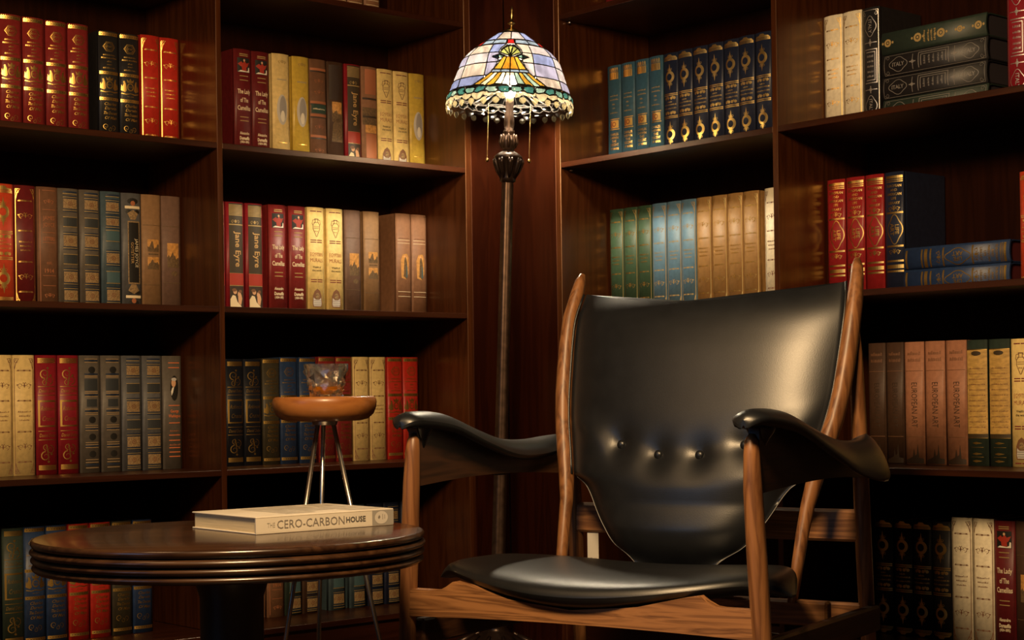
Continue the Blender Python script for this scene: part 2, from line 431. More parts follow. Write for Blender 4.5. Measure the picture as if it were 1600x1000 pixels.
@design
def lady(d):
    g = (TL_, 'dgold')
    d.band((PT, 'black'), 204, 239, -16, 18)
    d.poly(('picture_figure', 'redp'), [(-15, 224), (-6, 230), (-2, 226), (3, 232), (8, 226), (17, 229), (12, 219), (8, 216), (9, 208), (-4, 208), (-5, 217), (-9, 219)])
    d.ell(('picture_face', 'skin'), 2, 233, 2.6, 3); d.poly(('picture_cloth', 'white'), [(-15, 205), (-8, 209), (8, 207), (13, 209), (14, 217), (17, 216), (17, 205)])
    for y in (247, 243, 194, 184, 95, 86, 5): d.band(g, y, y + 2, -11, 13)
    c = (LT, 'cream')
    d.text(c, 'The Lady', 1, 156, 11, bold=.02, maxw=35); d.text(c, 'of The', 1, 137, 11, bold=.02, maxw=22); d.text(c, 'Camellias', 1, 118, 11, bold=.02, maxw=36)
    d.text(c, 'Alexandre', 1, 57, 7, bold=.02, maxw=26); d.text(c, 'Dumasfils', 1, 45, 8, bold=.03, maxw=27); d.text(c, '(1824-1895)', 1, 35, 5.5, bold=.02, maxw=25)
@design
def jane(d):
    g = (TL_, 'dgold')
    d.band((PT, 'olive'), 90, 257, -17, 22)
    for i in range(8): d.band(g, 228 + i * 3.4, 229.7 + i * 3.4, -17, 22)
    d.band(g, 205, 207.5, -17, 22); d.ell(g, 0, 214, 3, 4, 8); d.curl(g, -7, 214, 4, -1, 1, 1.2); d.curl(g, 7, 214, 4, 1, 1, 1.2)
    d.text((LT, 'tapgold'), 'Jane Eyre', 4, 148, 16, True, bold=.012, maxw=104)
    d.band((PT + '_red', 'redp'), 62, 90, -17, 22); d.band(g, 88, 90.5, -17, 22); d.text((LT, 'tapgold'), 'Charlotte Bronte', 2, 71, 4.2, maxw=30)
    d.band((PT + '_foot', 'dark'), 2, 60, -17, 22); d.band(g, 56, 58, -17, 22); d.band(g, 60, 61.5, -17, 22)
    d.poly(('picture_dress', 'cream'), [(-16, 3), (-16, 28), (-10, 38), (-3, 36), (2, 22), (14, 12), (17, 3)])
    d.ell(('picture_face', 'skin'), -4, 46, 5, 6); d.ell(('picture_face', 'skin'), 8, 40, 5, 7); d.poly(('picture_face', 'skin'), [(4, 34), (14, 40), (17, 30), (13, 14), (5, 20)])
    d.ell(('picture_hair', 'brownp'), -6, 50, 6, 4); d.ell(('picture_hair', 'brownp'), 11, 47, 5, 4)
INK['tapgold'] = mat('warm_gold_print', (.55, .34, .13), .5, .2)
@design
def egypt(d):
    m = (TL_, 'maroonp')
    for y in (249, 178, 173, 81, 76, 6):
        d.band(m, y, y + 2.2, -17, -1); d.band(m, y, y + 2.2, 1, 17)
    k = ('vase_drawing', 'brownp')
    d.stroke(k, [(-6, 231), (6, 231)], 2); d.stroke(k, [(-4, 231), (-4, 223), (-10, 217), (-10, 207), (-5, 197), (-1, 188), (1, 188), (5, 197), (10, 207), (10, 217), (4, 223), (4, 231)], 1.5)
    for y in (222, 212, 208): d.band(k, y, y + 1, -8, 8)
    for q in (-1, 1): d.stroke(k, [(q * 4, 229), (q * 11, 228), (q * 12, 219), (q * 9, 214)], 1.3)
    d.scrib(k, 201, -5, 5, 3, 2)
    d.text((LT, 'rust'), 'EGYPTIAN', 0, 144, 9.5, maxw=36); d.text((LT, 'rust'), 'MURALS', 0, 130, 9.5, maxw=36)
    d.text(('small_lettering', 'dark'), 'Wealth of', 0, 113, 5, bold=.01, maxw=25); d.text(('small_lettering', 'dark'), 'the world', 0, 105, 5, bold=.01, maxw=27)
    d.poly(('mask_drawing', 'brownp'), [(-14, 22), (-12, 15), (12, 15), (14, 22), (13, 42), (8, 54), (0, 60), (-8, 54), (-13, 42)])
    d.poly(('mask_drawing_light', 'ltgrey'), [(-12, 22), (-10, 17), (10, 17), (12, 22), (11, 38), (5, 33), (-5, 33), (-11, 38)])
    d.ell(('mask_face', 'tapestry'), 0, 42, 6, 8); d.ell(('mask_face_line', 'dark'), -2.4, 44, 1.2, .8, 6); d.ell(('mask_face_line', 'dark'), 2.4, 44, 1.2, .8, 6)
    for y in (20, 25, 30): d.band(('mask_face_line', 'dark'), y, y + .8, -11, 11)
@design
def lattice(d, blue=False):
    p = ('tapestry_square', 'tapestry'); n = ('stripe', 'navyp'); g = ('stripe_gold', 'dgold'); k = ('dark_label', 'teal' if blue else 'slatep')
    sq = ((216, 236), (184, 200), (100, 122), (16, 40)) if blue else ((216, 237), (133, 157), (54, 77), (14, 36))
    lab = ((150, 172), (56, 80)) if blue else ((177, 196), (95, 114))
    for a, b in sq:
        d.band(p, a, b, -13, 20); d.ring(('tapestry_rosette', 'brownp'), 3.5, (a + b) / 2, 4, 6, 8, .9); d.ell(('tapestry_rosette', 'brownp'), 3.5, (a + b) / 2, 2, 2, 6)
        for x in (-10, 17): d.curl(('tapestry_rosette', 'brownp'), x, (a + b) / 2, 4, 1, 1, .8)
        for y in (a - 2.2, b + .8): d.band(n, y, y + 1.6, -14, 21)
        for y in (a - 4.6, b + 3.2): d.band(g, y, y + 1.1, -14, 21)
        for y in (a - 7.4, b + 5.6): d.band(n, y, y + 1.8, -14, 21)
    for a, b in lab:
        d.band(k, a, b, -13, 20); d.band(g, a - 1.8, a - .6, -14, 21); d.band(g, b + .6, b + 1.8, -14, 21)
    d.band(g, 248, 249.2, -14, 21); d.band(n, 250.5, 254, -14, 21); d.band(g, 5, 6.2, -14, 21)
@design
def lattice_blue(d): lattice(d, True)
@design
def dots(d):
    n = ('oval_dot', 'black'); g = ('stripe_gold', 'dotg'); k = ('dark_label', 'slatep'); s = ('stripe', 'navyp')
    d.band(k, 182, 208, -14, 19); d.band(k, 146, 163, -9, 17)
    for y in (228, 117, 79, 41): d.ell(n, 4, y, 9, 7.5, 12)
    for y in (251, 244, 214, 211, 179, 175, 168, 140, 132, 128, 104, 99, 93, 66, 61, 55, 28, 22, 10): d.band(g, y, y + 1.6, -13, 19)
    for y in (247, 217, 171, 135, 96, 58, 16): d.band(s, y, y + 3, -14, 20); d.ell(n, 4, y + 1.5, 10, 3, 10)
@design
def leather_text(d):
    o = (LT, 'rust'); t = (TL_, 'rust')
    for y in (252, 210, 160, 138, 66, 44): d.band(t, y, y + 1, -13, 18)
    d.band(t, 6, 254, -19, -17.8); d.scroll(t, 2, 228, .75); d.scroll(t, 2, 23, .75)
    d.text(o, 'JAMES', 2, 191, 9, maxw=28); d.text(o, 'JOYCE', 2, 176, 9, maxw=28); d.text(o, 'LETTERS', 2, 147, 8, bold=.02, maxw=28)
    d.text(o, 'est.', 2, 94, 7, maxw=13); d.text(o, '1914', 2, 77, 9, bold=.02, maxw=22)
@design
def joyce(d):
    d.band((PT, 'black'), 56, 196, -9, 19); fr = ('label_frame', 'tapestry')
    for a in ((55, 58, -10, 20), (194, 197, -10, 20), (55, 197, -11, -8.6), (55, 197, 17.6, 20)): d.band(fr, *a)
    d.text((LT, 'cream'), 'JAMES JOYCE', 10, 125, 8, True, maxw=104); d.text((LT, 'tapgold'), 'GOTETTER', 0, 125, 7, True, maxw=70)
    for cy, u in ((228, 1), (26, -1)):
        d.band(('pattern_light', 'cream'), cy - 3, cy + 3, -17, 21); d.ell(('pattern_dark', 'black'), -9, cy - u * 10, 7, 5, 9); d.ell(('pattern_dark', 'black'), 13, cy - u * 10, 7, 5, 9)
        d.poly(('pattern_light', 'tapestry'), [(-12, cy - u * 14), (2, cy - u * 6), (16, cy - u * 14), (8, cy - u * 28), (-4, cy - u * 28)])
        d.ell(('pattern_dark', 'black'), 2, cy + u * 14, 14, 7, 12); d.ell(('pattern_face', 'rust'), 2, cy + u * 9, 6, 6, 10)
def picture(d, y0, y1, x0=-12, x1=18, two=False):
    d.band((PT, 'amber'), y0, y1, x0, x1); m = y0 + (y1 - y0) * .42
    P = [(x0, y0)]
    r = random.Random(int(y0))
    n = 9
    for i in range(n + 1): P.append((x0 + (x1 - x0) * i / n, m + r.uniform(-5, 7) + (8 if i in (3, 4) else 0)))
    P.append((x1, y0)); d.poly(('picture_trees', 'tree'), P)
@design
def landscape(d):
    picture(d, 96, 152); d.band(('shade_line', 'tree'), 190, 191, -22, 22); d.band(('shade_line', 'tree'), 60, 61, -22, 22)
    d.ell(('picture_trees', 'tree'), 6, 82, 9, 6)
@design
def landscapes(d):
    picture(d, 130, 158); picture(d, 90, 118, two=True); d.ell(('picture_hill', 'tree'), 3, 100, 13, 6); d.band(('shade_line', 'tree'), 123, 126, -10, 16)
    d.band(('shade_line', 'tree'), 190, 191, -22, 22); d.band(('shade_line', 'tree'), 54, 55, -22, 22)
@design
def couple(d):
    for y in (192, 184, 60, 48): d.band((TL_, 'cream'), y, y + 1, -20, 20)
    for y in (196, 52): d.scrib((LT, 'brownp'), y + 1, -17, 17, 3, 6)
    d.poly((PT, 'amber'), [(-10, 96), (-12, 140), (-6, 156), (8, 158), (14, 148), (13, 108), (4, 92)])
    d.poly(('picture_figures', 'tree'), [(-4, 100), (-2, 138), (1, 150), (5, 146), (8, 132), (10, 104), (6, 92)]); d.poly(('picture_figures', 'teal'), [(3, 96), (5, 128), (8, 126), (9, 98)])
    d.ell(('picture_faces', 'skin'), 0, 151, 2.5, 3, 8); d.ell(('picture_faces', 'skin'), 6, 147, 2.2, 2.8, 8)
@design
def oval(d):
    d.ell((PT, 'ltgrey'), 1, 124, 15, 37, 24); d.ell(('medallion_shade', 'grey'), 3, 128, 10, 30, 20); d.ell(('medallion_light', 'white'), 2, 108, 6, 14, 14)
    t = (LT, 'grey')
    d.band((TL_, 'grey'), 196, 197, -13, 15); d.scrib(t, 198.5, -13, 15, 1.5, 7); d.scroll((TL_, 'dgold'), 1, 240, .7); d.scrib((LT + '_gold', 'gold'), 44, -14, 15, 3, 8); d.scrib((LT + '_gold', 'gold'), 8, -8, 9, 3, 8)
@design
def raised(d):
    for y in (232, 150, 118, 66):
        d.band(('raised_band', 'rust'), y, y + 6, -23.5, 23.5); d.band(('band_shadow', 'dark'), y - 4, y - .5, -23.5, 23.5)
    d.band((PT, 'greenp'), 126, 148, -21, 23); d.scrib((LT, 'cream'), 137, -17, 19, 3.6, 3)
    for y in (206, 178, 92, 34): d.scroll((TL_, 'rust'), 0, y, .8, .8)
    d.band(('raised_band', 'rust'), 8, 12, -23.5, 23.5)
@design
def night_painting(d):
    picture(d, 110, 160); d.poly(('picture_trees', 'tree'), [(-14, 60), (-10, 104), (0, 120), (12, 132), (20, 128), (20, 60)]); d.band(('shade_block', 'dark'), 165, 252, -20, 22)
@design
def rustic(d):
    d.band((PT, 'rust'), 190, 254, -15, 21); d.band((PT + '_dark', 'tree'), 112, 156, -22, 22); d.band((PT + '_amber', 'amber'), 92, 112, -15, 21); d.band((PT, 'rust'), 12, 90, -13, 21)
    for y in (176, 130): d.band(('shade_line', 'dark'), y, y + 5, -22, 22)
@design
def defoe(d, ink='gold'):
    g = (TL_, ink); t = (LT, ink)
    for y in (243, 10):
        for i in range(4): d.band(g, y + i * 2.8, y + 2.1 + i * 2.8, -20, 21)
    for cy, u in ((212, 1), (48, -1)):
        d.curl(g, -5, cy + u * 8, 11, -1, u, 2.6); d.curl(g, 6, cy - u * 6, 10, 1, u, 2.2); d.curl(g, -4, cy - u * 12, 7, -1, -u, 1.8)
        d.stroke(g, [(-3, cy - u * 18), (0, cy), (3, cy + u * 10), (0, cy + u * 22)], 2.4, True); d.ell(g, 2, cy + u * 20, 3, 2.4, 8); d.ell(g, 9, cy + u * 4, 3, 2, 8)
    for y in (191, 172, 94, 75): d.band(g, y, y + 1.4, -20, 21)
    d.text(t, 'Daniel Defoe', 1, 182.5, 8, shear=.3, maxw=38); d.text(t, 'Daniel Defoe', 1, 85.5, 8, shear=.3, maxw=38)
    for a in ((104, 107, -19, 21), (158, 162, -19, 21), (104, 162, -20, -16), (104, 162, 19.6, 21)): d.band(g, *a)
    d.text(t, 'Robinson', 2, 144, 10, shear=.4, maxw=33); d.text(t, 'Crusoe', 3, 122, 11, shear=.4, maxw=28)
@design
def portrait(d):
    o = (TL_, 'orange')
    for y in (243, 232, 145, 105, 77, 65, 48, 38, 28): d.band(o, y, y + 2, -11, 19)
    d.ell((PT, 'black'), 4, 186, 11, 29, 18); d.ell(('picture_face', 'skin'), 2, 198, 6, 10, 14); d.ell(('picture_hair', 'ltgrey'), 3, 206, 7, 4, 12)
    d.poly(('picture_collar', 'white'), [(-2, 187), (3, 188), (0, 176), (-4, 168), (-5, 178)])
    d.text((LT, 'orange'), 'George', 4, 132, 7, bold=.02, maxw=22); d.text((LT, 'orange'), 'Washington', 4, 121, 7, bold=.02, maxw=32)
    d.scrib((LT + '_small', 'rust'), 88, -9, 16, 4, 2); d.scrib((LT + '_small', 'rust'), 56, -11, 19, 5, 3)
@design
def castle(d):
    g = (TL_, 'gold'); t = (LT, 'dgold')
    d.band(g, 224, 242, -13, 18); d.band(g, 243.5, 245, -13, 18)
    for i in range(5): d.poly(g, [(-13 + i * 6.4, 246), (-8.6 + i * 6.4, 246), (-8.6 + i * 6.4, 252), (-10.8 + i * 6.4, 255), (-13 + i * 6.4, 252)])
    for i in range(4): d.band(('tooling_gap', 'brownp'), 226, 240, -9 + i * 7, -7.6 + i * 7)
    for y, x in ((182, 14), (172, 15), (160, 5), (150, 5), (138, 14)): d.scrib(t, y, -x + 2, x + 2, 4.2, 12)
    d.band(g, 98, 118, -11, 17); d.band(g, 120, 122.5, -13, 19); d.band(g, 93.5, 96, -13, 19); d.ring(('tooling_gap', 'rust'), 3, 108, 4, 6.5, 10); d.band(('tooling_gap', 'rust'), 100, 116, -8, -4)
    for y, s in ((82, 'CHARLES'), (73, 'DARWIN'), (64, 'THE'), (55, 'DESCENT'), (45, 'OF MAN')): d.text((LT, 'gold'), s, 2, y, 6.5, bold=.015, maxw=29)
    d.band(g, 5, 10, -16, 21)
def cartouche(d, key, cx, cy, rx, ry, w=1.4):
    P = []
    for i in range(33):
        a = 2 * PI * i / 32; k = 1 + .10 * math.cos(4 * a); P.append((cx + rx * k * math.cos(a), cy + ry * k * math.sin(a)))
    d.stroke(key, P, w)
@design
def italy(d):
    s = (TL_, 'silver'); t = (LT, 'silver')
    for x in (-21.5, 21.5): d.band(s, 5, 254, x - .5, x + .5)
    for y in (5, 254): d.band(s, y - .5, y + .5, -21.5, 21.5)
    for k in (-1, 1):
        for yy, u in ((252, -1), (7, 1)): d.curl(s, k * 16, yy + u * 6, 5, k, u, 1.3)
    for cy in (218, 42):
        cartouche(d, s, 0, cy, 15, 21); d.text(t, 'ITALY', 0, cy, 9, True, bold=.015, maxw=30)
    for y in (182, 78):
        d.stroke(s, [(-17, y), (17, y)], 1.6); d.stroke(s, [(0, y - 8), (0, y + 8)], 2.4); d.ell(s, 0, y, 4, 4, 8)
    for a in ((92, 94, -16, 18), (166, 168, -16, 18), (92, 168, 16, 18), (98, 100, -12, 13), (160, 162, -12, 13), (98, 162, 11.5, 13)): d.band(s, *a)
    for y in (108, 118, 130, 141, 152): d.scrib(t, y, -10, 9, 5, 7)
@design
def library(d):
    g = (TL_, 'gold'); t = (LT, 'gold')
    for a, b in ((246, 252), (242, 244), (238, 240), (170, 174), (98, 102), (66, 70), (52, 60), (44, 48), (4, 9)): d.band(g, a, b, -19, 23)
    for y, s in ((230, 'EUROPEAN'), (221, 'AND'), (212, 'AMERICAN'), (203, 'LIFE'), (193, 'LIBRARY')): d.text(t, s, 2, y, 5.6, bold=.02, maxw=36)
    for y in (181, 88):
        d.scroll(g, 2, y, .9, 1.6); d.ell(g, 2, y, 3, 4, 8)
    cartouche(d, g, 3, 136, 17, 29, 2.2)
    d.text(t, 'ART', -3, 136, 10, True, bold=.02, maxw=32); d.text(t, 'LIFE', 9, 136, 9, True, bold=.03, maxw=36)
@design
def euroart(d):
    t = (LT, 'dark'); d.text(t, 'EUROPEAN ART', 2, 126, 15, True, bold=-.004, maxw=95)
    for y in (236, 222): d.scrib((LT + '_small', 'brownp'), y, -15, 17, 8, 4)
    d.band(('shade_line', 'brownp'), 198, 199, -22, 22); d.band(('shade_line', 'brownp'), 58, 59, -22, 22)
    d.poly(('castle_drawing', 'dark'), [(-22, 2), (22, 2), (22, 12), (12, 14), (9, 44), (7, 22), (3, 18), (0, 34), (-3, 16), (-10, 13), (-22, 9)])
@design
def manuscript(d):
    d.band((PT, 'parch'), 58, 240, -24, 24); g = (TL_, 'gold')
    d.band(g, 57, 58.5, -24, 24); d.band(g, 239, 240.5, -24, 24)
    for i, y in enumerate(range(80, 205, 11)): d.scrib((LT, 'brownp'), y, -19, 20, 2.6, i)
    d.band(('shade_block', 'olive'), 58, 66, -24, 24); d.ell(('shade_block', 'olive'), 0, 232, 12, 5, 10)
    for y in (47, 25, 10): d.poly(g, [(-12, y), (-2, y + 2.6), (12, y), (-2, y - 2.6)])
    for y in (38, 18): d.band(g, y, y + .8, -14, 15)
@design
def medallions(d):
    g = (TL_, 'dgold')
    for y, r in ((18, 9), (62, 7), (108, 10), (166, 10), (242, 9)):
        d.ring(g, 0, y, r * .5, r, 10); d.ell(g, 0, y + r * 1.4, 3, 2.5, 8); d.ell(g, 0, y - r * 1.4, 3, 2.5, 8); d.ell(g, 0, y, r * .3, r * .3, 8)
    for y in (124, 132, 140, 150): d.scrib((LT, 'dgold'), y, -13, 13, 5, 5)

CLOTH = {
 'burgundy': ((.20, .018, .018), .42), 'scarlet': ((.42, .022, .012), .42), 'maroon': ((.12, .010, .012), .45), 'orange_red': ((.46, .045, .012), .5),
 'ink_black': ((.016, .015, .017), .45), 'navy': ((.013, .018, .042), .42), 'black_blue': ((.007, .009, .017), .42), 'blue': ((.018, .040, .11), .42), 'steel_blue': ((.035, .10, .16), .5),
 'light_blue': ((.10, .20, .30), .5), 'green': ((.035, .075, .040), .5), 'tan': ((.34, .19, .065), .5), 'cream': ((.70, .52, .22), .55), 'ivory': ((.78, .70, .52), .5),
 'yellow': ((.55, .38, .06), .38), 'parchment': ((.76, .57, .22), .6), 'taupe': ((.10, .085, .070), .5), 'slate': ((.085, .085, .090), .5), 'slate_blue': ((.05, .08, .10), .5),
 'brown': ((.15, .070, .038), .55), 'dark_brown': ((.055, .026, .014), .55), 'tan_brown': ((.25, .14, .065), .6), 'mauve_brown': ((.15, .085, .060), .6), 'salmon': ((.34, .15, .085), .55),
 'dark_green': ((.022, .036, .028), .5), 'olive_black': ((.040, .034, .020), .5), 'crimson': ((.22, .010, .018), .42), 'warm_brown': ((.24, .115, .06), .6), 'red_lib': ((.28, .014, .016), .42),
}
MESHCACHE = {}
def make_book(dname, cloth, w=BW, h=BH, pages=None):
    """one book standing with its spine towards -y, base at the origin"""
    root = empty('book')
    cov, pb = cover_mesh(w, h)
    c, r = CLOTH[cloth]
    m = mat('cloth_' + cloth, c, r, var=.14, scale=90, bump=.12, bscale=900)
    k = (dname, cloth, round(w, 4), round(h, 4))
    if k not in MESHCACHE:
        cv = cov.copy(); cv.materials.append(m)
        pp = pb.copy(); pp.materials.append(pages or PAGE)
        parts = [('cover', cv), ('page_block', pp)]
        if dname:
            d = Deco(); DESIGN[dname](d)
            for i, ((part, ink), (V, F)) in enumerate(d.L.items()):
                me = spine_mesh(part, V, F, w, h, .00025 + .00012 * i); me.materials.append(INK[ink]); parts.append((part, me))
        MESHCACHE[k] = parts
    for n, me in MESHCACHE[k]:
        o = bpy.data.objects.new(n, me); COL.objects.link(o); o.parent = root
        if n not in ('cover', 'page_block'): o['kind'] = 'stuff'      # many small pieces of foil and print
    return root
ORD = {1: [''], 2: ['left', 'right'], 3: ['left', 'middle', 'right'], 4: ['leftmost', 'second from left', 'third from left', 'rightmost'],
       7: ['leftmost', 'second from left', 'third from left', 'middle', 'third from right', 'second from right', 'rightmost']}
NUM = {2: 'two', 3: 'three', 4: 'four', 7: 'seven'}
def place(side, k, t, root, flat=None, z=0.0, push=0.0):
    n, d = (NL, DL) if side == 'L' else (NR, DR)
    root.location = CORN + d * t + n * (BSET + push) + Vector((0, 0, SHELF[k] + .0002 + z))
    root.rotation_euler = (0, 0, ROT[side])
    if flat: root.rotation_euler = (Matrix.Rotation(ROT[side], 3, 'Z') @ Matrix.Rotation(flat, 3, 'Y')).to_euler()
def run(side, k, dname, cloth, ts, what, where, h=BH, w=BW, group=None):
    n = len(ts)
    if n > 1: w = min(w, min(abs(a - b) for a, b in zip(ts, ts[1:])) - .0006)
    for i, t in enumerate(ts):
        b = make_book(dname, cloth, w, h); place(side, k, t, b, push=R.uniform(-.0012, .0012))
        if n == 1: lab = '%s, %s' % (what, where)
        else: lab = '%s of %s %s, %s' % (ORD[n][i], NUM[n], what, where)
        tag(b, lab, 'book', group or ('books on the shelves of the %s bookcase' % ('left' if side == 'L' else 'right')))
# ---- left bookcase, left to right (t falls)
q = 'upper row, left bay'
run('L', 2, 'crest', 'burgundy', [1.272, 1.220, 1.166, 1.114], 'burgundy books with gilt crests', q)
run('L', 2, 'crest', 'ink_black', [1.0395, .988], 'black books with gilt crests', q, h=.2545)
run('L', 2, 'gilt_left', 'scarlet', [.9345, .8845], 'scarlet gilt books', q, h=.2585)
q = 'upper row near the lamp'
run('L', 2, 'lady', 'maroon', [.688, .6375], 'maroon books with red figure panels', q, h=.258)
run('L', 2, 'oval', 'cream', [.580], 'cream book with grey oval medallion', q)
run('L', 2, 'oval', 'yellow', [.522], 'yellow book with grey oval medallion', 'beside the cream oval book')
run('L', 2, 'raised', 'brown', [.4705], 'brown leather book with raised bands and green label', q)
run('L', 2, 'night_painting', 'dark_brown', [.418], 'dark brown book with a dim landscape on its spine', q)
run('L', 2, 'jane', 'crimson', [.366], 'dark red book with tall dark title panel', q)
run('L', 2, 'rustic', 'warm_brown', [.314], 'mottled rust brown book beside the dark red one', q)
run('L', 2, 'egypt', 'parchment', [.262, .2105], 'parchment books with vase drawings', q)
run('L', 2, 'oval', 'yellow', [.1595], 'yellow book with oval medallion', 'last of its row nearest the lamp')
q = 'second row, left bay'
run('L', 3, 'rings', 'orange_red', [1.296], 'orange red book with large gilt rings', q, h=.2615)
run('L', 3, 'gilt', 'maroon', [1.2445], 'maroon book with gilt corners beside the orange red one', q, h=.2615)
run('L', 3, 'leather_text', 'brown', [1.193], 'plain brown book with faint rust lettering', q, h=.2615)
run('L', 3, 'lattice', 'taupe', [1.1425, 1.092], 'taupe books with gold tapestry squares', q, h=.262)
run('L', 3, 'lattice_blue', 'slate_blue', [1.040], 'slate blue book with gold tapestry squares', q, h=.262)
run('L', 3, 'joyce', 'slate', [.989], 'grey book with black upright label', q, h=.262)
run('L', 3, 'landscapes', 'tan_brown', [.938], 'tan book with two small landscape pictures', q, h=.262)
run('L', 3, 'landscape', 'mauve_brown', [.8865], 'mauve brown book with one landscape picture', q, h=.262)
q = 'second row near the corner'
run('L', 3, 'jane', 'crimson', [.768, .7155, .662], 'dark red books with tall dark panels', q)
run('L', 3, 'lady', 'burgundy', [.596, .538], 'red books with figure panels', q, h=.261)
run('L', 3, 'egypt', 'parchment', [.484, .427], 'parchment books with vase drawings', q, h=.262)
run('L', 3, 'landscape', 'mauve_brown', [.372], 'mauve brown landscape book beside the parchment pair', q, h=.262)
run('L', 3, 'landscapes', 'tan_brown', [.3125], 'tan book with two landscape pictures, standing alone', q, h=.262)
run('L', 3, 'couple', 'warm_brown', [.2105, .160], 'warm brown books with a small figure picture', q, h=.263)
q = 'third row, left bay'
run('L', 4, 'gilt_ink', 'cream', [1.303, 1.253], 'cream books with brown scrollwork', q, h=.262)
run('L', 4, 'defoe', 'crimson', [1.201, 1.1485], 'crimson books with gilt framed labels', q, h=.262)
run('L', 4, 'dots', 'taupe', [1.097, 1.0455], 'taupe books with dark oval dots', q, h=.262)
run('L', 4, 'lattice', 'slate', [.994, .942], 'dark slate books with gold tapestry squares', q, h=.262)
run('L', 4, 'portrait', 'taupe', [.8895], 'taupe book with a small portrait and orange rules', q, h=.262)
q = 'third row behind the stool'
run('L', 4, 'defoe', 'black_blue', [.7735, .7225, .6715], 'near black books with gilt framed labels', q, h=.2555)
run('L', 4, 'crest', 'olive_black', [.620], 'olive black book with gilt crest', q, h=.257)
run('L', 4, 'crest', 'blue', [.569, .513], 'blue books with gilt crests', q, h=.2605)
run('L', 4, 'crest', 'burgundy', [.457, .404], 'red crested books behind the whisky glass', q, h=.262)
run('L', 4, 'gilt_ink', 'cream', [.352, .298], 'cream books with brown scrollwork', q, h=.262)
run('L', 4, 'crest', 'scarlet', [.2435, .193], 'scarlet crested books beside the cream pair', q, h=.262)
q = 'lowest row, left bay'
run('L', 5, 'defoe', 'black_blue', [1.3340], 'near black book cut by the picture edge', q, h=.2575)
run('L', 5, 'defoe', 'dark_green', [1.283], 'dark green book with a gilt framed label', q, h=.2575)
run('L', 5, 'crest', 'blue', [1.233, 1.182], 'blue crested books behind the round table', q, h=.2575)
run('L', 5, 'crest', 'scarlet', [1.1295, 1.077], 'scarlet crested books below the round table', q, h=.2575)
run('L', 5, 'crest', 'olive_black', [1.0235], 'olive black crested book below the round table', q, h=.2575)
run('L', 5, 'crest', 'blue', [.9715], 'blue crested book at the right end', q, h=.2575)
q = 'lowest row behind the stool legs'
run('L', 5, 'leather_text', 'warm_brown', [.614], 'rust brown book', q)
run('L', 5, 'lattice_blue', 'dark_green', [.563], 'dark green book with tapestry squares', q)
run('L', 5, 'lattice', 'dark_brown', [.5125], 'dark brown book with tapestry squares', q)
run('L', 5, 'lattice_blue', 'slate_blue', [.433, .370], 'slate blue books with tapestry squares', q)
run('L', 5, 'lattice', 'navy', [.3125, .261, .206], 'navy books with tapestry squares', q)
run('L', 1, 'couple', 'warm_brown', [.402, .352, .301], 'warm brown books cut by the top picture edge', 'left bookcase')
# ---- right bookcase, left to right (t grows)
q = 'upper row right of the lamp'
run('R', 2, 'castle', 'steel_blue', [.238, .2885, .3375, .3865], 'steel blue books', q, h=.2565)
run('R', 2, 'rings', 'navy', [.436, .4855, .535, .5845, .633, .682, .732], 'navy gilt ring books', q, h=.2565, w=.0486)
q = 'upper row, right bay'
run('R', 2, 'gilt', 'ivory', [.9352, .9873], 'ivory books with gilt ornaments', q, h=.258, w=.0515)
run('R', 2, 'italy', 'ink_black', [1.0385], 'upright black book with silver cartouches', 'beside the lying stack', h=.257, w=.0455)
run('R', 2, 'italy', 'crimson', [1.400], 'crimson book with silver cartouches', 'right of the lying stack')
q = 'second row above the chair back'
run('R', 3, 'gilt', 'green', [.2405, .290, .3395], 'dark green gilt books', q)
run('R', 3, 'gilt_dark', 'light_blue', [.3895, .440, .490], 'light blue books', q, h=.261)
run('R', 3, 'gilt', 'tan', [.540, .590, .6395, .6885], 'tan gilt books', q, h=.261, w=.0485)
run('R', 3, 'gilt_ink', 'ivory', [.7545], 'single ivory book with brown scrolls', q, h=.262)
q = 'second row, right bay'
run('R', 3, 'library', 'red_lib', [.9375, .9905, 1.0415], 'red library books with gilt bars', q, h=.261)
run('R', 3, 'library', 'navy', [1.0935], 'upright navy library book with gilt bars', q, h=.261)
run('R', 3, 'rings', 'orange_red', [1.4240], 'orange book cut by the right picture edge', q, h=.227)
q = 'third row right of the chair'
run('R', 4, 'euroart', 'dark_brown', [1.041, 1.089], 'dark shaded books beside the chair', q, h=.2625, w=.0455)
run('R', 4, 'euroart', 'salmon', [1.139, 1.191, 1.244], 'salmon books with upright dark lettering', q, h=.262)
run('R', 4, 'manuscript', 'dark_green', [1.295, 1.3465], 'dark green and gold manuscript books', q, h=.261)
run('R', 4, 'egypt', 'parchment', [1.3985], 'parchment book with a vase drawing', q, h=.26)
q = 'lowest row right of the chair'
run('R', 5, 'rings', 'ink_black', [1.0525, 1.1035, 1.153, 1.2015], 'black books with gilt rings', q, h=.250, w=.0485)
run('R', 5, 'gilt_ink', 'ivory', [1.252, 1.3030], 'ivory books', q, h=.261)
run('R', 5, 'lady', 'maroon', [1.3538], 'maroon book with a red figure panel', q, h=.259)
run('R', 5, 'landscape', 'dark_brown', [1.4042], 'dark brown landscape book', q, h=.26)
run('R', 1, 'gilt', 'crimson', [.236], 'red book cut by the top picture edge', 'right bookcase')
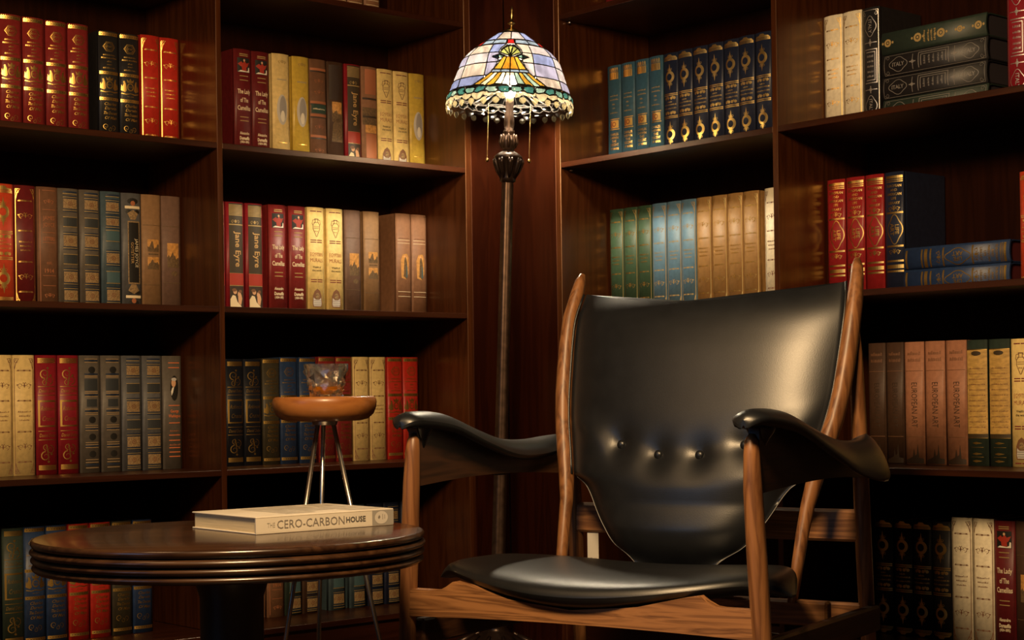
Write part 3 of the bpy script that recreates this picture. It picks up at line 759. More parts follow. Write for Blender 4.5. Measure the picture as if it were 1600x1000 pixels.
# books lying flat
for i, (dn, cl, lab) in enumerate((('italy', 'dark_green', 'lowest black book of the lying stack, upper right'), ('italy', 'ink_black', 'second black book from the bottom of the lying stack, upper right'),
                                   ('italy', 'ink_black', 'third black book from the bottom of the lying stack, upper right'), ('medallions', 'dark_green', 'topmost lying black book with gold medallions, upper right'))):
    wv = .0482
    b = make_book(dn, cl, wv, .262, mat('dark_page_edges', (.03, .022, .03), .8)); place('R', 2, 1.3315 - .002 * (i % 2), b, flat=-PI / 2, z=wv / 2 + i * (wv + .0006))
    tag(b, lab, 'book', 'black books lying in a stack')
for i, lab in enumerate(('lower of two navy library books lying flat, right bookcase', 'upper of two navy library books lying flat, right bookcase')):
    b = make_book('library', 'blue', .0465, .2575, mat('maroon_page_edges', (.10, .012, .014), .7)); place('R', 3, 1.1185 + .0006 * i, b, flat=PI / 2, z=.0465 / 2 + i * .0472)
    tag(b, lab, 'book', 'navy books lying flat')

# ================================================================== FLOOR LAMP
def floor_lamp():
    root = empty('floor_lamp', (-.0475, 3.97, 0)); root.rotation_euler = (0, .0388, 0)
    tag(root, 'bronze floor lamp with stained glass dome shade standing in the corner', 'lamp')
    br = mat('aged_bronze', (.085, .050, .034), .42, .7, var=.35, scale=60); dk = mat('dark_bronze', (.035, .020, .014), .32, .6, var=.3, scale=70)
    ch = mat('brass_chain', (.55, .38, .14), .3, 1.0)
    MB().lathe([(0, 0), (.125, 0), (.128, .008), (.118, .018), (.095, .030), (.085, .034), (.060, .052), (.032, .066), (.024, .078), (.028, .086), (.020, .098), (0, .098)], 36).build('base', dk, root, True)
    for i in range(10):
        a = 2 * PI * i / 10; MB().tube([(.050 * math.cos(a), .050 * math.sin(a), .060), (.085 * math.cos(a), .085 * math.sin(a), .040), (.112 * math.cos(a), .112 * math.sin(a), .024)], [.004, .010, .003], 8).build('base_leaf', dk, root, True)
    p = MB(); n = 24; prof = [(.0165, .098), (.0155, .30), (.0145, .70), (.0135, 1.135), (.0125, 1.140)]
    V = []; F = []
    for r, z in prof:
        for i in range(n): V.append((r * (1 + (.05 if i % 4 < 2 else -.05)) * math.cos(2 * PI * i / n), r * (1 + (.05 if i % 4 < 2 else -.05)) * math.sin(2 * PI * i / n), z))
    for k in range(len(prof) - 1):
        for i in range(n): F.append((k * n + i, k * n + (i + 1) % n, (k + 1) * n + (i + 1) % n, (k + 1) * n + i))
    p.add(V, F).build('pole', br, root, True)
    MB().lathe([(.0125, 1.138), (.019, 1.142), (.019, 1.150), (.021, 1.165), (.027, 1.180), (.031, 1.192), (.034, 1.196), (.034, 1.201), (.026, 1.208), (.014, 1.215), (.012, 1.218)], 28).build('carved_collar', dk, root, True)
    for i in range(9):
        a = 2 * PI * i / 9; c, s = math.cos(a), math.sin(a)
        MB().tube([(.017 * c, .017 * s, 1.150), (.025 * c, .025 * s, 1.168), (.031 * c, .031 * s, 1.186), (.036 * c, .036 * s, 1.194), (.035 * c, .035 * s, 1.189)], [.003, .006, .007, .005, .002], 8).build('collar_leaf', dk, root, True)
    MB().lathe([(.012, 1.216), (.016, 1.222), (.019, 1.235), (.017, 1.246), (.011, 1.252), (.013, 1.256), (.0135, 1.262), (.011, 1.266), (.0125, 1.280), (.0115, 1.300), (.009, 1.312), (.010, 1.330), (.009, 1.345), (0, 1.346)], 28).build('stem', br, root, True)
    for i in range(8):
        a = 2 * PI * i / 8; c, s = math.cos(a), math.sin(a)
        MB().tube([(.015 * c, .015 * s, 1.222), (.0195 * c, .0195 * s, 1.236), (.0165 * c, .0165 * s, 1.248), (.0185 * c, .0185 * s, 1.254)], [.003, .005, .004, .0015], 8).build('stem_leaf', br, root, True)
    bl = MB().lathe([(.001, 1.3955), (.010, 1.394), (.0165, 1.388), (.020, 1.378), (.0205, 1.371), (.018, 1.362), (.0125, 1.352), (.010, 1.345), (.001, 1.345)], 24)
    bl.build('light_bulb', mat('lamp_bulb_glow', (1, .9, .7), .4, emit=((1.0, .83, .58), 1000.0)), root, True)
    MB().tube([(0, 0, 1.390), (0, 0, 1.515)], .0022, 8).build('harp_rod', br, root, True)
    MB().lathe([(.020, 1.497), (.022, 1.500), (.010, 1.506), (.004, 1.510), (.004, 1.516), (.010, 1.519), (.010, 1.521), (.004, 1.524), (.0035, 1.534), (.005, 1.538), (.003, 1.545), (.004, 1.551), (.002, 1.558), (0, 1.562)], 18).build('finial', ch, root, True)
    # ---- pull chains
    for sx in (-.050, .050):
        c = MB(); ball = [(0, -.0015), (.0011, -.0008), (.0011, .0008), (0, .0015)]
        for i in range(38): c.lathe(ball, 6, (sx, -.02, 1.322 - i * .0034))
        o = c.build('pull_chain', ch, root, True); o['kind'] = 'stuff'
        MB().lathe([(0, -.005), (.0035, -.0035), (.0048, 0), (.0035, .0035), (.001, .0055), (0, .0055)], 12, (sx, -.02, 1.189)).build('chain_ball', ch, o, True)
    # ---- stained glass shade: dome profile r(h), h above the rim
    Z0 = 1.330
    PR = [(-.026, .1515), (-.010, .1505), (0, .149), (.012, .1465), (.020, .1435), (.035, .1385), (.052, .1320), (.076, .1235), (.0966, .1145), (.117, .0960), (.130, .0800), (.1415, .0640), (.152, .0490), (.166, .0300)]
    rr = lambda h: sint(PR, h)
    def pt(th, h, off=0.0):
        a = math.radians(th) - PI / 2; r = rr(h) + off; return (r * math.cos(a), r * math.sin(a), Z0 + h)
    def glass(name, col, clear=.12, tr=None, dens=.062):
        if name in MATS: return MATS[name]
        m = bpy.data.materials.new(name); m.use_nodes = True; nt = m.node_tree; nt.nodes.clear()
        out = nt.nodes.new('ShaderNodeOutputMaterial'); tl = nt.nodes.new('ShaderNodeBsdfTranslucent'); gl = nt.nodes.new('ShaderNodeBsdfGlossy'); tp = nt.nodes.new('ShaderNodeBsdfTransparent')
        m1 = nt.nodes.new('ShaderNodeMixShader'); m2 = nt.nodes.new('ShaderNodeMixShader')
        tc = nt.nodes.new('ShaderNodeTexCoord'); nz = nt.nodes.new('ShaderNodeTexNoise'); nz.inputs['Scale'].default_value = 45; nz.inputs['Distortion'].default_value = 1.5
        mp = nt.nodes.new('ShaderNodeMapping'); mp.inputs['Scale'].default_value = (1, 1, .35); mp.inputs['Rotation'].default_value = (.5, .7, 0)
        nt.links.new(tc.outputs['Object'], mp.inputs[0]); nt.links.new(mp.outputs[0], nz.inputs[0])
        rp = nt.nodes.new('ShaderNodeValToRGB'); rp.color_ramp.elements[0].position = .38; rp.color_ramp.elements[1].position = .62
        rp.color_ramp.elements[0].color = (*[c * .62 * dens for c in col], 1); rp.color_ramp.elements[1].color = (*[c * 1.15 * dens for c in col], 1)
        nt.links.new(nz.outputs[0], rp.inputs[0]); nt.links.new(rp.outputs[0], tl.inputs[0])
        tp.inputs[0].default_value = (*[c * (.35 if not tr else 1) for c in (tr or col)], 1); gl.inputs['Roughness'].default_value = .12; gl.inputs[0].default_value = (.8, .8, .8, 1)
        m1.inputs[0].default_value = clear; nt.links.new(tl.outputs[0], m1.inputs[1]); nt.links.new(tp.outputs[0], m1.inputs[2])
        m2.inputs[0].default_value = .06; nt.links.new(m1.outputs[0], m2.inputs[1]); nt.links.new(gl.outputs[0], m2.inputs[2]); nt.links.new(m2.outputs[0], out.inputs[0])
        MATS[name] = m; return m
    LAV = [glass('glass_lavender', (.46, .46, .74), .0), glass('glass_pearl', (.68, .64, .74), .0), glass('glass_sky_lilac', (.32, .39, .80), .0), glass('glass_opal_peach', (.74, .63, .58), .0)]
    AMB = glass('glass_amber', (.90, .50, .06), .0); AMD = glass('glass_deep_amber', (.80, .34, .03), .0); WHT = glass('glass_warm_white', (.92, .82, .55), .05, (1, .95, .8), .13); MNT = glass('glass_mint', (.50, .74, .66), .0)
    TEA = glass('glass_teal', (.07, .26, .25), 0); SEA = glass('glass_sea_green', (.26, .52, .46), .0); BLU = glass('glass_blue_ripple', (.34, .46, .66), 0); RED = glass('glass_ruby', (.70, .02, .02), 0); GRN = glass('glass_dark_green', (.02, .10, .04), 0); SHL = glass('glass_olive_shell', (.48, .52, .16), .0)
    CLR = glass('glass_clear_drop', (.98, .84, .54), .55, (1, .95, .80), .15); BRN = glass('glass_brown', (.34, .15, .04), .0)
    came = MB(); panes = []
    def outline(P):
        for a, b in zip(P, P[1:] + P[:1]): came.tube([a, b], .0015, 5, caps=False)
    def pane(B, m, bulge=.0012, lead=True):
        """B: closed outline in (theta, h); filled fan with a slight pillow"""
        n = len(B); ct = (sum(b[0] for b in B) / n, sum(b[1] for b in B) / n)
        V = [pt(*ct, bulge)]; F = []
        for k in (.55, 1.0):
            V += [pt(ct[0] + (b[0] - ct[0]) * k, ct[1] + (b[1] - ct[1]) * k, bulge * (1 - k * k)) for b in B]
        for i in range(n):
            j = (i + 1) % n; F += [(0, 1 + i, 1 + j), (1 + i, 1 + n + i, 1 + n + j, 1 + j)]
        panes.append((V, F, m))
        if lead: outline([Vector(pt(*b)) for b in B])
    def quad(t0, t1, h0, h1, m, f0=None, f1=None, n=4):
        B = []
        for i in range(n + 1): B.append((t0 + (t1 - t0) * i / n, h0)) if not (f0 or f1) else None
        if f0 or f1:
            a = lambda h: f0(h) if f0 else t0
            b = lambda h: f1(h) if f1 else t1
            B = [(a(h0) + (b(h0) - a(h0)) * i / n, h0) for i in range(n + 1)] + [(b(h0 + (h1 - h0) * i / n), h0 + (h1 - h0) * i / n) for i in range(1, n)]
            B += [(b(h1) + (a(h1) - b(h1)) * i / n, h1) for i in range(n + 1)] + [(a(h1 + (h0 - h1) * i / n), h1 + (h0 - h1) * i / n) for i in range(1, n)]
        else:
            B += [(t1, h0 + (h1 - h0) / 2)] + [(t1 + (t0 - t1) * i / n, h1) for i in range(n + 1)] + [(t0, h0 + (h1 - h0) / 2)]
        pane(B, m)
    MH = [(.016, 38), (.020, 36), (.041, 23), (.052, 18), (.073, 13.5), (.088, 13), (.100, 14), (.112, 12), (.120, 7), (.122, 6)]
    mh = lambda h: interp(MH, h)
    RG = random.Random(5)
    rows = [(.018, .041), (.041, .073), (.073, .098), (.098, .122)]
    for c in (0, 180):
        for sg in (-1, 1):
            for ri, (a, b) in enumerate(rows):
                g = lambda h, c=c, sg=sg: c + sg * min(max(26, mh(h)), 40); e = lambda h, c=c, sg=sg: c + sg * mh(h)
                if ri > 0: quad(0, c + sg * 26, a, b, RG.choice(LAV), e, lambda h, c=c, sg=sg: c + sg * 26)
                quad(0, c + sg * 58, a, b, RG.choice(LAV), g, lambda h, c=c, sg=sg: c + sg * 58)
                quad(c + sg * 58, c + sg * 90, a, b, RG.choice(LAV))
        # fan motif: stripes, blue band, flames, shell
        cols = [AMB, WHT, AMB, WHT, WHT, WHT, MNT, AMB, MNT, AMB]; n = len(cols)
        for i, m in enumerate(cols):
            f = -1 + 2 * i / n; g2 = -1 + 2 * (i + 1) / n
            pane([(c + f * 38, .016), (c + (f + g2) / 2 * 38, .0145), (c + g2 * 38, .016), (c + g2 * 27, .032), (c + g2 * 19.5, .047), (c + (f + g2) / 2 * 19.5, .0475), (c + f * 19.5, .047), (c + f * 27, .032)], m)
        for i in range(4): pane([(c - 19 + i * 9.5, .0475), (c - 9.5 + i * 9.5, .0475), (c - 9.3 + i * 9.3, .0545), (c - 18.6 + i * 9.3, .0545)], BLU)
        for k, (x0, x1, y0, y1, m) in enumerate(((-17, -9, -8, -4, AMB), (-9, 0, -4, 0, AMD), (0, 9, 0, 4, AMD), (9, 17, 4, 8, AMB))):
            pane([(c + x0, .055), (c + x1, .055), (c + (x1 + y1) / 2, .070), (c + y1, .086), (c + y0, .086), (c + (x0 + y0) / 2, .070)], m)
        for i in range(5):
            a0, a1 = math.radians(18 + i * 28.8), math.radians(18 + (i + 1) * 28.8)
            P = [(c, .087)] + [(c + 12.5 * math.cos(a0 + (a1 - a0) * j / 3), .089 + .026 * math.sin(a0 + (a1 - a0) * j / 3)) for j in range(4)]
            pane(P, SHL)
        for sg in (-1, 1): pane([(c + sg * 7, .086), (c + sg * 14, .0805), (c + sg * 21, .086), (c + sg * 14, .0925)], SEA, .003)
    for i in range(12): quad(i * 30, i * 30 + 30, .138, .162, RG.choice(LAV))
    for i in range(6):
        quad(i * 60 + 7, i * 60 + 30, .124, .136, BLU); quad(i * 60 + 30, i * 60 + 53, .124, .136, BLU)
        quad(i * 60 - 6, i * 60 + 6, .1235, .1365, RED)
    for i in range(32):           # leaf border above the rim
        t = i * 11.25; u = .004 * math.sin(i * 1.9)
        pane([(t - 1, .006 + u), (t + 4, -.001), (t + 10, .001 - u), (t + 13, .009 - u), (t + 9, .0165), (t + 3, .0155)], (SEA, TEA, MNT, TEA)[i % 4], .0035)
    for i in range(16): pane([(i * 22.5 + 3, .0135), (i * 22.5 + 14, .013), (i * 22.5 + 20, .018), (i * 22.5 + 8, .019)], (BRN, GRN)[i % 2], .001)
    for i in range(30):           # skirt of clear ruffled glass tongues below the leaf border
        t = i * 12; e = .004 * math.sin(i * 2.3)
        pane([(t, .001), (t + 6, .000), (t + 12, .001), (t + 11.6, -.007), (t + 9, -.012 + e), (t + 6, -.0145 + e), (t + 3, -.012 + e), (t + .4, -.007)], CLR, .003, False)
    shade = came.build('lamp_shade', mat('lead_came', (.035, .030, .026), .45, .7), root, True); shade['label'] = 'stained glass dome of lilac, amber and teal panes'
    for V, F, m in panes: MB().add(V, F).build('glass_pane', m, shade, True)
    for i in range(30):           # clear drops below the rim
        t = i * 12 + RG.uniform(-1, 1); a = math.radians(t) - PI / 2; h = RG.uniform(.011, .015); r = .1485
        V = [(0, 0, .004), (0, 0, -h)]; k = 6
        for z, q in ((.001, .0072), (-.004, .0088), (-.009, .0055)): V += [(q * math.cos(2 * PI * j / k), q * .55 * math.sin(2 * PI * j / k), z) for j in range(k)]
        F = []
        for j in range(k):
            j2 = (j + 1) % k; F += [(0, 2 + j, 2 + j2), (2 + j, 2 + k + j, 2 + k + j2, 2 + j2), (2 + k + j, 2 + 2 * k + j, 2 + 2 * k + j2, 2 + k + j2), (2 + 2 * k + j, 1, 2 + 2 * k + j2)]
        o = MB().add(V, F).build('glass_drop', CLR, shade); o.location = (r * math.cos(a), r * math.sin(a), Z0 - .015); o.rotation_euler = (0, 0, a + PI / 2)
    MB().lathe([(.026, Z0 + .160), (.024, Z0 + .168), (.012, Z0 + .172), (.003, Z0 + .174)], 24).build('shade_cap', br, root, True)
floor_lamp()

# ================================================================== ARMCHAIR
def armchair():
    root = empty('armchair', (.0949, 2.7144, 0), math.radians(-32.48))
    tag(root, 'black leather lounge armchair with sculpted teak frame and saddle armrests', 'armchair')
    TK = wood('teak_upright', (.125, .048, .017), (.26, .112, .040), .42, 2, rings=26); TH = wood('teak_crosswise', (.14, .058, .021), (.34, .155, .058), .45, 0, rings=24, scale=14)
    TD = wood('teak_shaded_lengthwise', (.022, .008, .003), (.050, .019, .007), .45, 1, rings=24)  # arm and side rails: shade under the armrests put into a darker teak
    LE = mat('black_leather', (.0085, .0095, .0115), .36, var=.18, scale=30, bump=.08, bscale=700, spec=.60)
    for s in (-1, 1):
        MB().tube([(s * .345, .002, 0), (s * .336, 0, .20), (s * .328, 0, .36), (s * .322, 0, .48), (s * .320, .002, .535), (s * .319, .003, .556), (s * .319, .004, .566)],
                  [.0125, .0150, .0160, .0150, .0130, .0105, .004], 16).build('front_leg', TK, root, True)
        MB().tube([(s * .306, .560, 0), (s * .302, .535, .20), (s * .300, .525, .36), (s * .300, .512, .56), (s * .298, .505, .70), (s * .296, .503, .76)],
                  [.0115, .0140, .0150, .0140, .0120, .008], 14).build('rear_leg', TK, root, True)
        post = [(.235, .350, .262), (.239, .368, .33), (.242, .383, .38), (.246, .400, .43), (.255, .416, .48), (.267, .432, .53), (.279, .449, .58), (.287, .464, .63), (.291, .478, .68), (.294, .492, .73), (.2955, .508, .78), (.2925, .530, .83), (.290, .540, .855), (.288, .546, .870)]
        MB().tube([(s * a, b, c) for a, b, c in post], [.0085, .0105, .0115, .0125, .0150, .0160, .0160, .0160, .0160, .0155, .0150, .0125, .0105, .005], 14, flat=1.15, ref=Vector((0, 1, 0))).build('back_post', TK, root, True)
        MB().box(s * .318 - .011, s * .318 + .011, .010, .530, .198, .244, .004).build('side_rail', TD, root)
        # deep rail under the armrest
        P = []
        for i in range(13):
            D = .006 + .50 * i / 12; c = s * (.322 + .012 * math.sin(PI * i / 12) - .02 * (i / 12)); top = sint([(0, .575), (.1, .572), (.2, .548), (.3, .526), (.4, .518), (.51, .515)], D) ; bot = .474 + .010 * math.sin(PI * i / 12)
            P.append([(c - s * .009, D, bot), (c - s * .009, D, top), (c + s * .009, D, top), (c + s * .009, D, bot), (c - s * .009, D, bot)])
        m = MB().grid(P); m.add(P[0][:4], [(0, 1, 2, 3)]); m.add(P[-1][:4], [(3, 2, 1, 0)])
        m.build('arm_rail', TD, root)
        # leather saddle armrest
        zr = [(-.032, .588), (-.027, .595), (-.015, .602), (0, .6045), (.05, .604), (.10, .598), (.20, .571), (.30, .549), (.40, .545), (.47, .551), (.51, .553)]
        hw = [(-.032, .004), (-.0314, .009), (-.028, .017), (-.022, .025), (-.012, .032), (.002, .037), (.05, .043), (.15, .050), (.30, .058), (.40, .060), (.46, .050), (.50, .030), (.51, .012)]
        dro = [(-.042, .006), (0, .014), (.10, .026), (.20, .040), (.32, .060), (.42, .066), (.51, .040)]; dri = [(-.042, .006), (0, .016), (.15, .026), (.30, .030), (.51, .022)]
        nA, nq = 40, 15; P = []
        for i in range(nA + 1):
            D = -.032 + .542 * ((i / nA) ** 2.0); h = sint(hw, D); zc = sint(zr, D); ac = .324 + sint([(-.042, -.002), (.1, .002), (.3, .012), (.42, .014), (.51, -.010)], D); th = .012 + .006 * math.sin(PI * i / nA)
            th *= min(1, .35 + .65 * (max(0, D + .032) / .03) ** .5)
            if i == nA: th *= .4
            row = []
            for j in range(nq + 1):
                q = -1 + 2 * j / nq; dr = sint(dro, D) if q > 0 else sint(dri, D)
                row.append((s * (ac + h * q * (1 - .12 * abs(q) ** 3)), D, zc - dr * abs(q) ** 1.8 + .000 * q))
            for j in range(nq, -1, -1):
                q = -1 + 2 * j / nq; dr = sint(dro, D) if q > 0 else sint(dri, D); e = max(0, 1 - abs(q) ** 6)
                row.append((s * (ac + h * q * (.985 - .12 * abs(q) ** 3)), D, zc - dr * abs(q) ** 1.8 - .004 - th * e ** .5))
            row.append(row[0]); P.append(row)
        m = MB().grid(P); k = len(P[0]) - 1; m.add(P[0][:k], [tuple(range(k))]); m.add(P[-1][:k], [tuple(range(k))[::-1]])
        o = m.build('armrest', LE, root, True); o['label'] = 'saddle-shaped black leather armrest'
        # leather wedge carrying the armrest on the leg
        MB().tube([(s * .321, .026, .538), (s * .322, .027, .554), (s * .323, .028, .570), (s * .324, .030, .586)], [.007, .013, .022, .029], 14, flat=.9).build('arm_bracket', LE, root, True)
    # front rail with its raised shoulders
    tp = [(-.326, .297), (-.262, .297), (-.247, .302), (-.236, .3145), (-.205, .309), (-.12, .290), (0, .279), (.12, .290), (.205, .309), (.236, .3145), (.247, .302), (.262, .297), (.326, .297)]
    P = []
    for i in range(49):
        a = -.326 + .652 * i / 48; z = interp(tp, a); bt = .250 + .006 * (1 - (a / .326) ** 2)
        P.append([(a, -.011, bt), (a, -.011, z), (a, .011, z), (a, .011, bt), (a, -.011, bt)])
    m = MB().grid(P); m.add(P[0][:4], [(0, 1, 2, 3)]); m.add(P[-1][:4], [(3, 2, 1, 0)]); m.build('front_rail', TH, root, auto=.6)
    MB().box(-.296, .296, .512, .534, .357, .415, .005).build('rear_rail', TH, root)
    MB().box(-.296, .296, .520, .540, .205, .245, .004).build('lower_rear_rail', TH, root)
    MB().box(-.300, .300, .345, .370, .225, .268, .004).build('seat_cross_rail', TH, root)
    # seat: saddle cushion
    nS, nC = 44, 28; P = []
    for i in range(nS + 1):
        sx = -1 + 2 * i / nS; a = .338 * sx; cs = (1 - math.cos(PI * min(1, abs(sx)))) / 2
        zb = .270 + .040 * cs; zt = .333 + .016 * min(1, (sx / .92) ** 2); f = max(0.03, (1 - abs(sx) ** 12)) ** .5
        zc = (zb + zt) / 2 - .022 * max(0, (abs(sx) - .78) / .22) ** 2; th = (zt - zb) / 2 * (.55 + .45 * f) * f
        D0 = -.030 + .125 * abs(sx) ** 2.3; D1 = .372 - .235 * abs(sx) ** 4; dc, dh = (D0 + D1) / 2, (D1 - D0) / 2 * (.30 + .70 * f)
        row = []
        for j in range(nC + 1):
            q = 2 * PI * j / nC; c, sn = math.cos(q), math.sin(q)
            dd = dc - dh * math.copysign(abs(c) ** .62, c); zz = zc + th * math.copysign(abs(sn) ** .8, sn) - .004 * ((dd + .03) / .4)
            if c > 0 and sn < 0: zz -= 0
            row.append((a, dd, zz))
        P.append(row)
    m = MB().grid(P); k = len(P[0]) - 1; m.add(P[0][:k], [tuple(range(k))]); m.add(P[-1][:k], [tuple(range(k))[::-1]])
    o = m.build('seat', LE, root, True); o['label'] = 'curved black leather seat cushion'
    # backrest: shield shape with tongue, crease and buttons
    hz = [(.285, .045), (.30, .060), (.33, .094), (.352, .130), (.384, .158), (.41, .176), (.44, .194), (.458, .208), (.468, .222), (.478, .238), (.50, .243), (.53, .250), (.58, .262), (.63, .270), (.68, .274), (.73, .277), (.78, .278), (.829, .272)]
    pD = [(.285, .352), (.33, .368), (.43, .400), (.53, .432), (.63, .464), (.73, .492), (.78, .508), (.83, .533)]
    pf = [(.285, -.035), (.30, -.020), (.32, -.004), (.34, .011), (.355, .019), (.37, .024), (.38, .026), (.39, .027), (.41, .0266), (.43, .0258), (.44, .0278), (.45, .0300), (.46, .0316), (.48, .0313), (.50, .0300), (.51, .0285), (.52, .0265), (.535, .0245), (.56, .025), (.60, .026), (.66, .025), (.72, .022), (.77, .016), (.80, .009), (.82, -.002), (.829, -.010)]
    BT = [(-.126, .534), (-.042, .516), (.042, .516), (.126, .534)]
    nz, nx = 96, 60
    def surf(x, u, z):
        crz = .520 - .004 + .018 * (abs(x) / .126) ** 2
        zz = z - (crz - .520) * math.exp(-((z - crz) / .06) ** 2)
        sag = .024 * (1 - u * u) * min(1, max(0, (z - .30) / .08))           # back is dished between the posts
        b = sint(pf, zz) * (1 - abs(u) ** 5)
        crease = max(0, 1 - abs(x) / .20)
        b += (1 - min(1, crease * 3)) * .012 * math.exp(-((z - crz) / .03) ** 2) * (1 - abs(u) ** 5)
        for bx_, bz_ in BT:
            d2 = (x - bx_) ** 2 + (z - bz_) ** 2
            b -= .0045 * math.exp(-d2 / .00020) + .0085 * math.exp(-d2 / .0011)
        D = sint(pD, z) - b - sag
        return D
    front = []; back = []
    for i in range(nz + 1):
        v = i / nz; fr = []; bk = []
        for j in range(nx + 1):
            u = -1 + 2 * j / nx
            z = .285 + (.829 - .285) * v; z -= max(0, (z - .70) / .129) * .025 * (1 - u * u)
            h = sint(hz, .285 + .544 * v); x = h * u
            fr.append((x, surf(x, u, z), z)); bk.append((x, sint(pD, z) + .022 * (1 - abs(u) ** 4) - .024 * (1 - u * u) * min(1, max(0, (z - .30) / .08)), z))
        front.append(fr); back.append(bk)
    m = MB()
    rim = []
    P = []
    for i in range(nz + 1): P.append(front[i] + [tuple(p) for p in reversed(back[i])] + [front[i][0]])
    m.grid(P); k = len(P[0]) - 1; m.add(P[0][:k], [tuple(range(k))]); m.add(P[-1][:k], [tuple(range(k))[::-1]])
    o = m.build('backrest', LE, root, True); o['label'] = 'shield-shaped black leather backrest with four buttons'
    for x, z in BT:
        D = surf(x, x / sint(hz, z), z)
        b = MB().lathe([(.0092, 0), (.0095, .0025), (.0075, .0060), (.004, .0078), (0, .0082)], 16).build('button', LE, o, True)
        b.location = (x, D + .0015, z); b.rotation_euler = (PI / 2, 0, 0)
    pip = mat('pale_grey_piping', (.26, .25, .23), .4)
    for s in (-1, 1):
        L = []
        for i in range(26):
            z = .300 + .172 * i / 25; h = sint(hz, z); L.append((s * (h + .0012), sint(pD, z) + .001, z))
        MB().tube(L, .0007, 6).build('piping', pip, o, True)
        L = [(s * (sint(hz, z) + .002), sint(pD, z) - .006, z) for z in [.478 + .35 * i / 20 for i in range(21)]]
        MB().tube(L, .0024, 6).build('edge_roll', LE, o, True)
    tg = MB().box(-.0125, .0125, -.0006, .0006, -.062, 0)
    t = tg.build('paper_tag', mat('white_tag_paper', (.62, .58, .50), .7), root); t.location = (-.258, .520, .356); t['label'] = 'small white tag with dark print'
    d = Deco(); d.scrib(('x', 'x'), 0, -10, 10, 5, 4)
    V, F = d.L[('x', 'x')]
    pr = bpy.data.meshes.new('tag_print'); pr.from_pydata([(x * .001, -.0008, z * .001 - .052) for x, z in V], [], F); link('tag_print', pr, INK['black'], t)
armchair()

# ================================================================== ROUND TABLE AND THE BOOK ON IT
def round_table():
    ZT = .42; cx, cy = -.445, 2.612; Rr = .304
    root = empty('round_table', (cx, cy, 0)); tag(root, 'dark walnut round side table with reeded rim in the left foreground', 'table')
    WD = wood('dark_walnut', (.022, .009, .004), (.052, .023, .010), .27, 0, coat=.35, rings=14); WR = wood('dark_walnut_rim', (.025, .010, .004), (.055, .024, .010), .3, 0, coat=.2)
    MB().lathe([(0, ZT), (Rr * .5, ZT), (Rr - .006, ZT), (Rr - .0025, ZT - .0008), (Rr - .0005, ZT - .0035), (Rr, ZT - .007), (Rr - .002, ZT - .0105), (Rr - .006, ZT - .0125), (0, ZT - .0125)], 128).build('table_top', WD, root, True, auto=.9)
    for i in range(3):
        z = ZT - .0130 - i * .0122
        pr = [(Rr - .03, z)] + [(Rr - .004 - .0015 * i + .0055 * math.sin(PI * k / 8), z - .0118 * k / 8) for k in range(9)] + [(Rr - .03, z - .0118)]
        MB().lathe(pr, 128).build('rim_reed', WR, root, True, auto=.9)
    MB().lathe([(0, ZT - .0128), (Rr - .022, ZT - .0128), (Rr - .022, ZT - .049), (0, ZT - .049)], 64).build('under_panel', WR, root, True, auto=.5)
    BK = mat('black_lacquered_wood', (.008, .006, .005), .4)
    MB().lathe([(.070, ZT - .0495), (.058, ZT - .075), (.050, ZT - .10), (.048, .06), (.060, .045), (.062, .028), (0, .028)], 40).build('pedestal', BK, root, True, auto=.7)
    MB().lathe([(0, .0285), (.19, .024), (.198, .016), (.198, 0), (0, 0)], 56).build('base_disc', BK, root, True, auto=.7)
round_table()
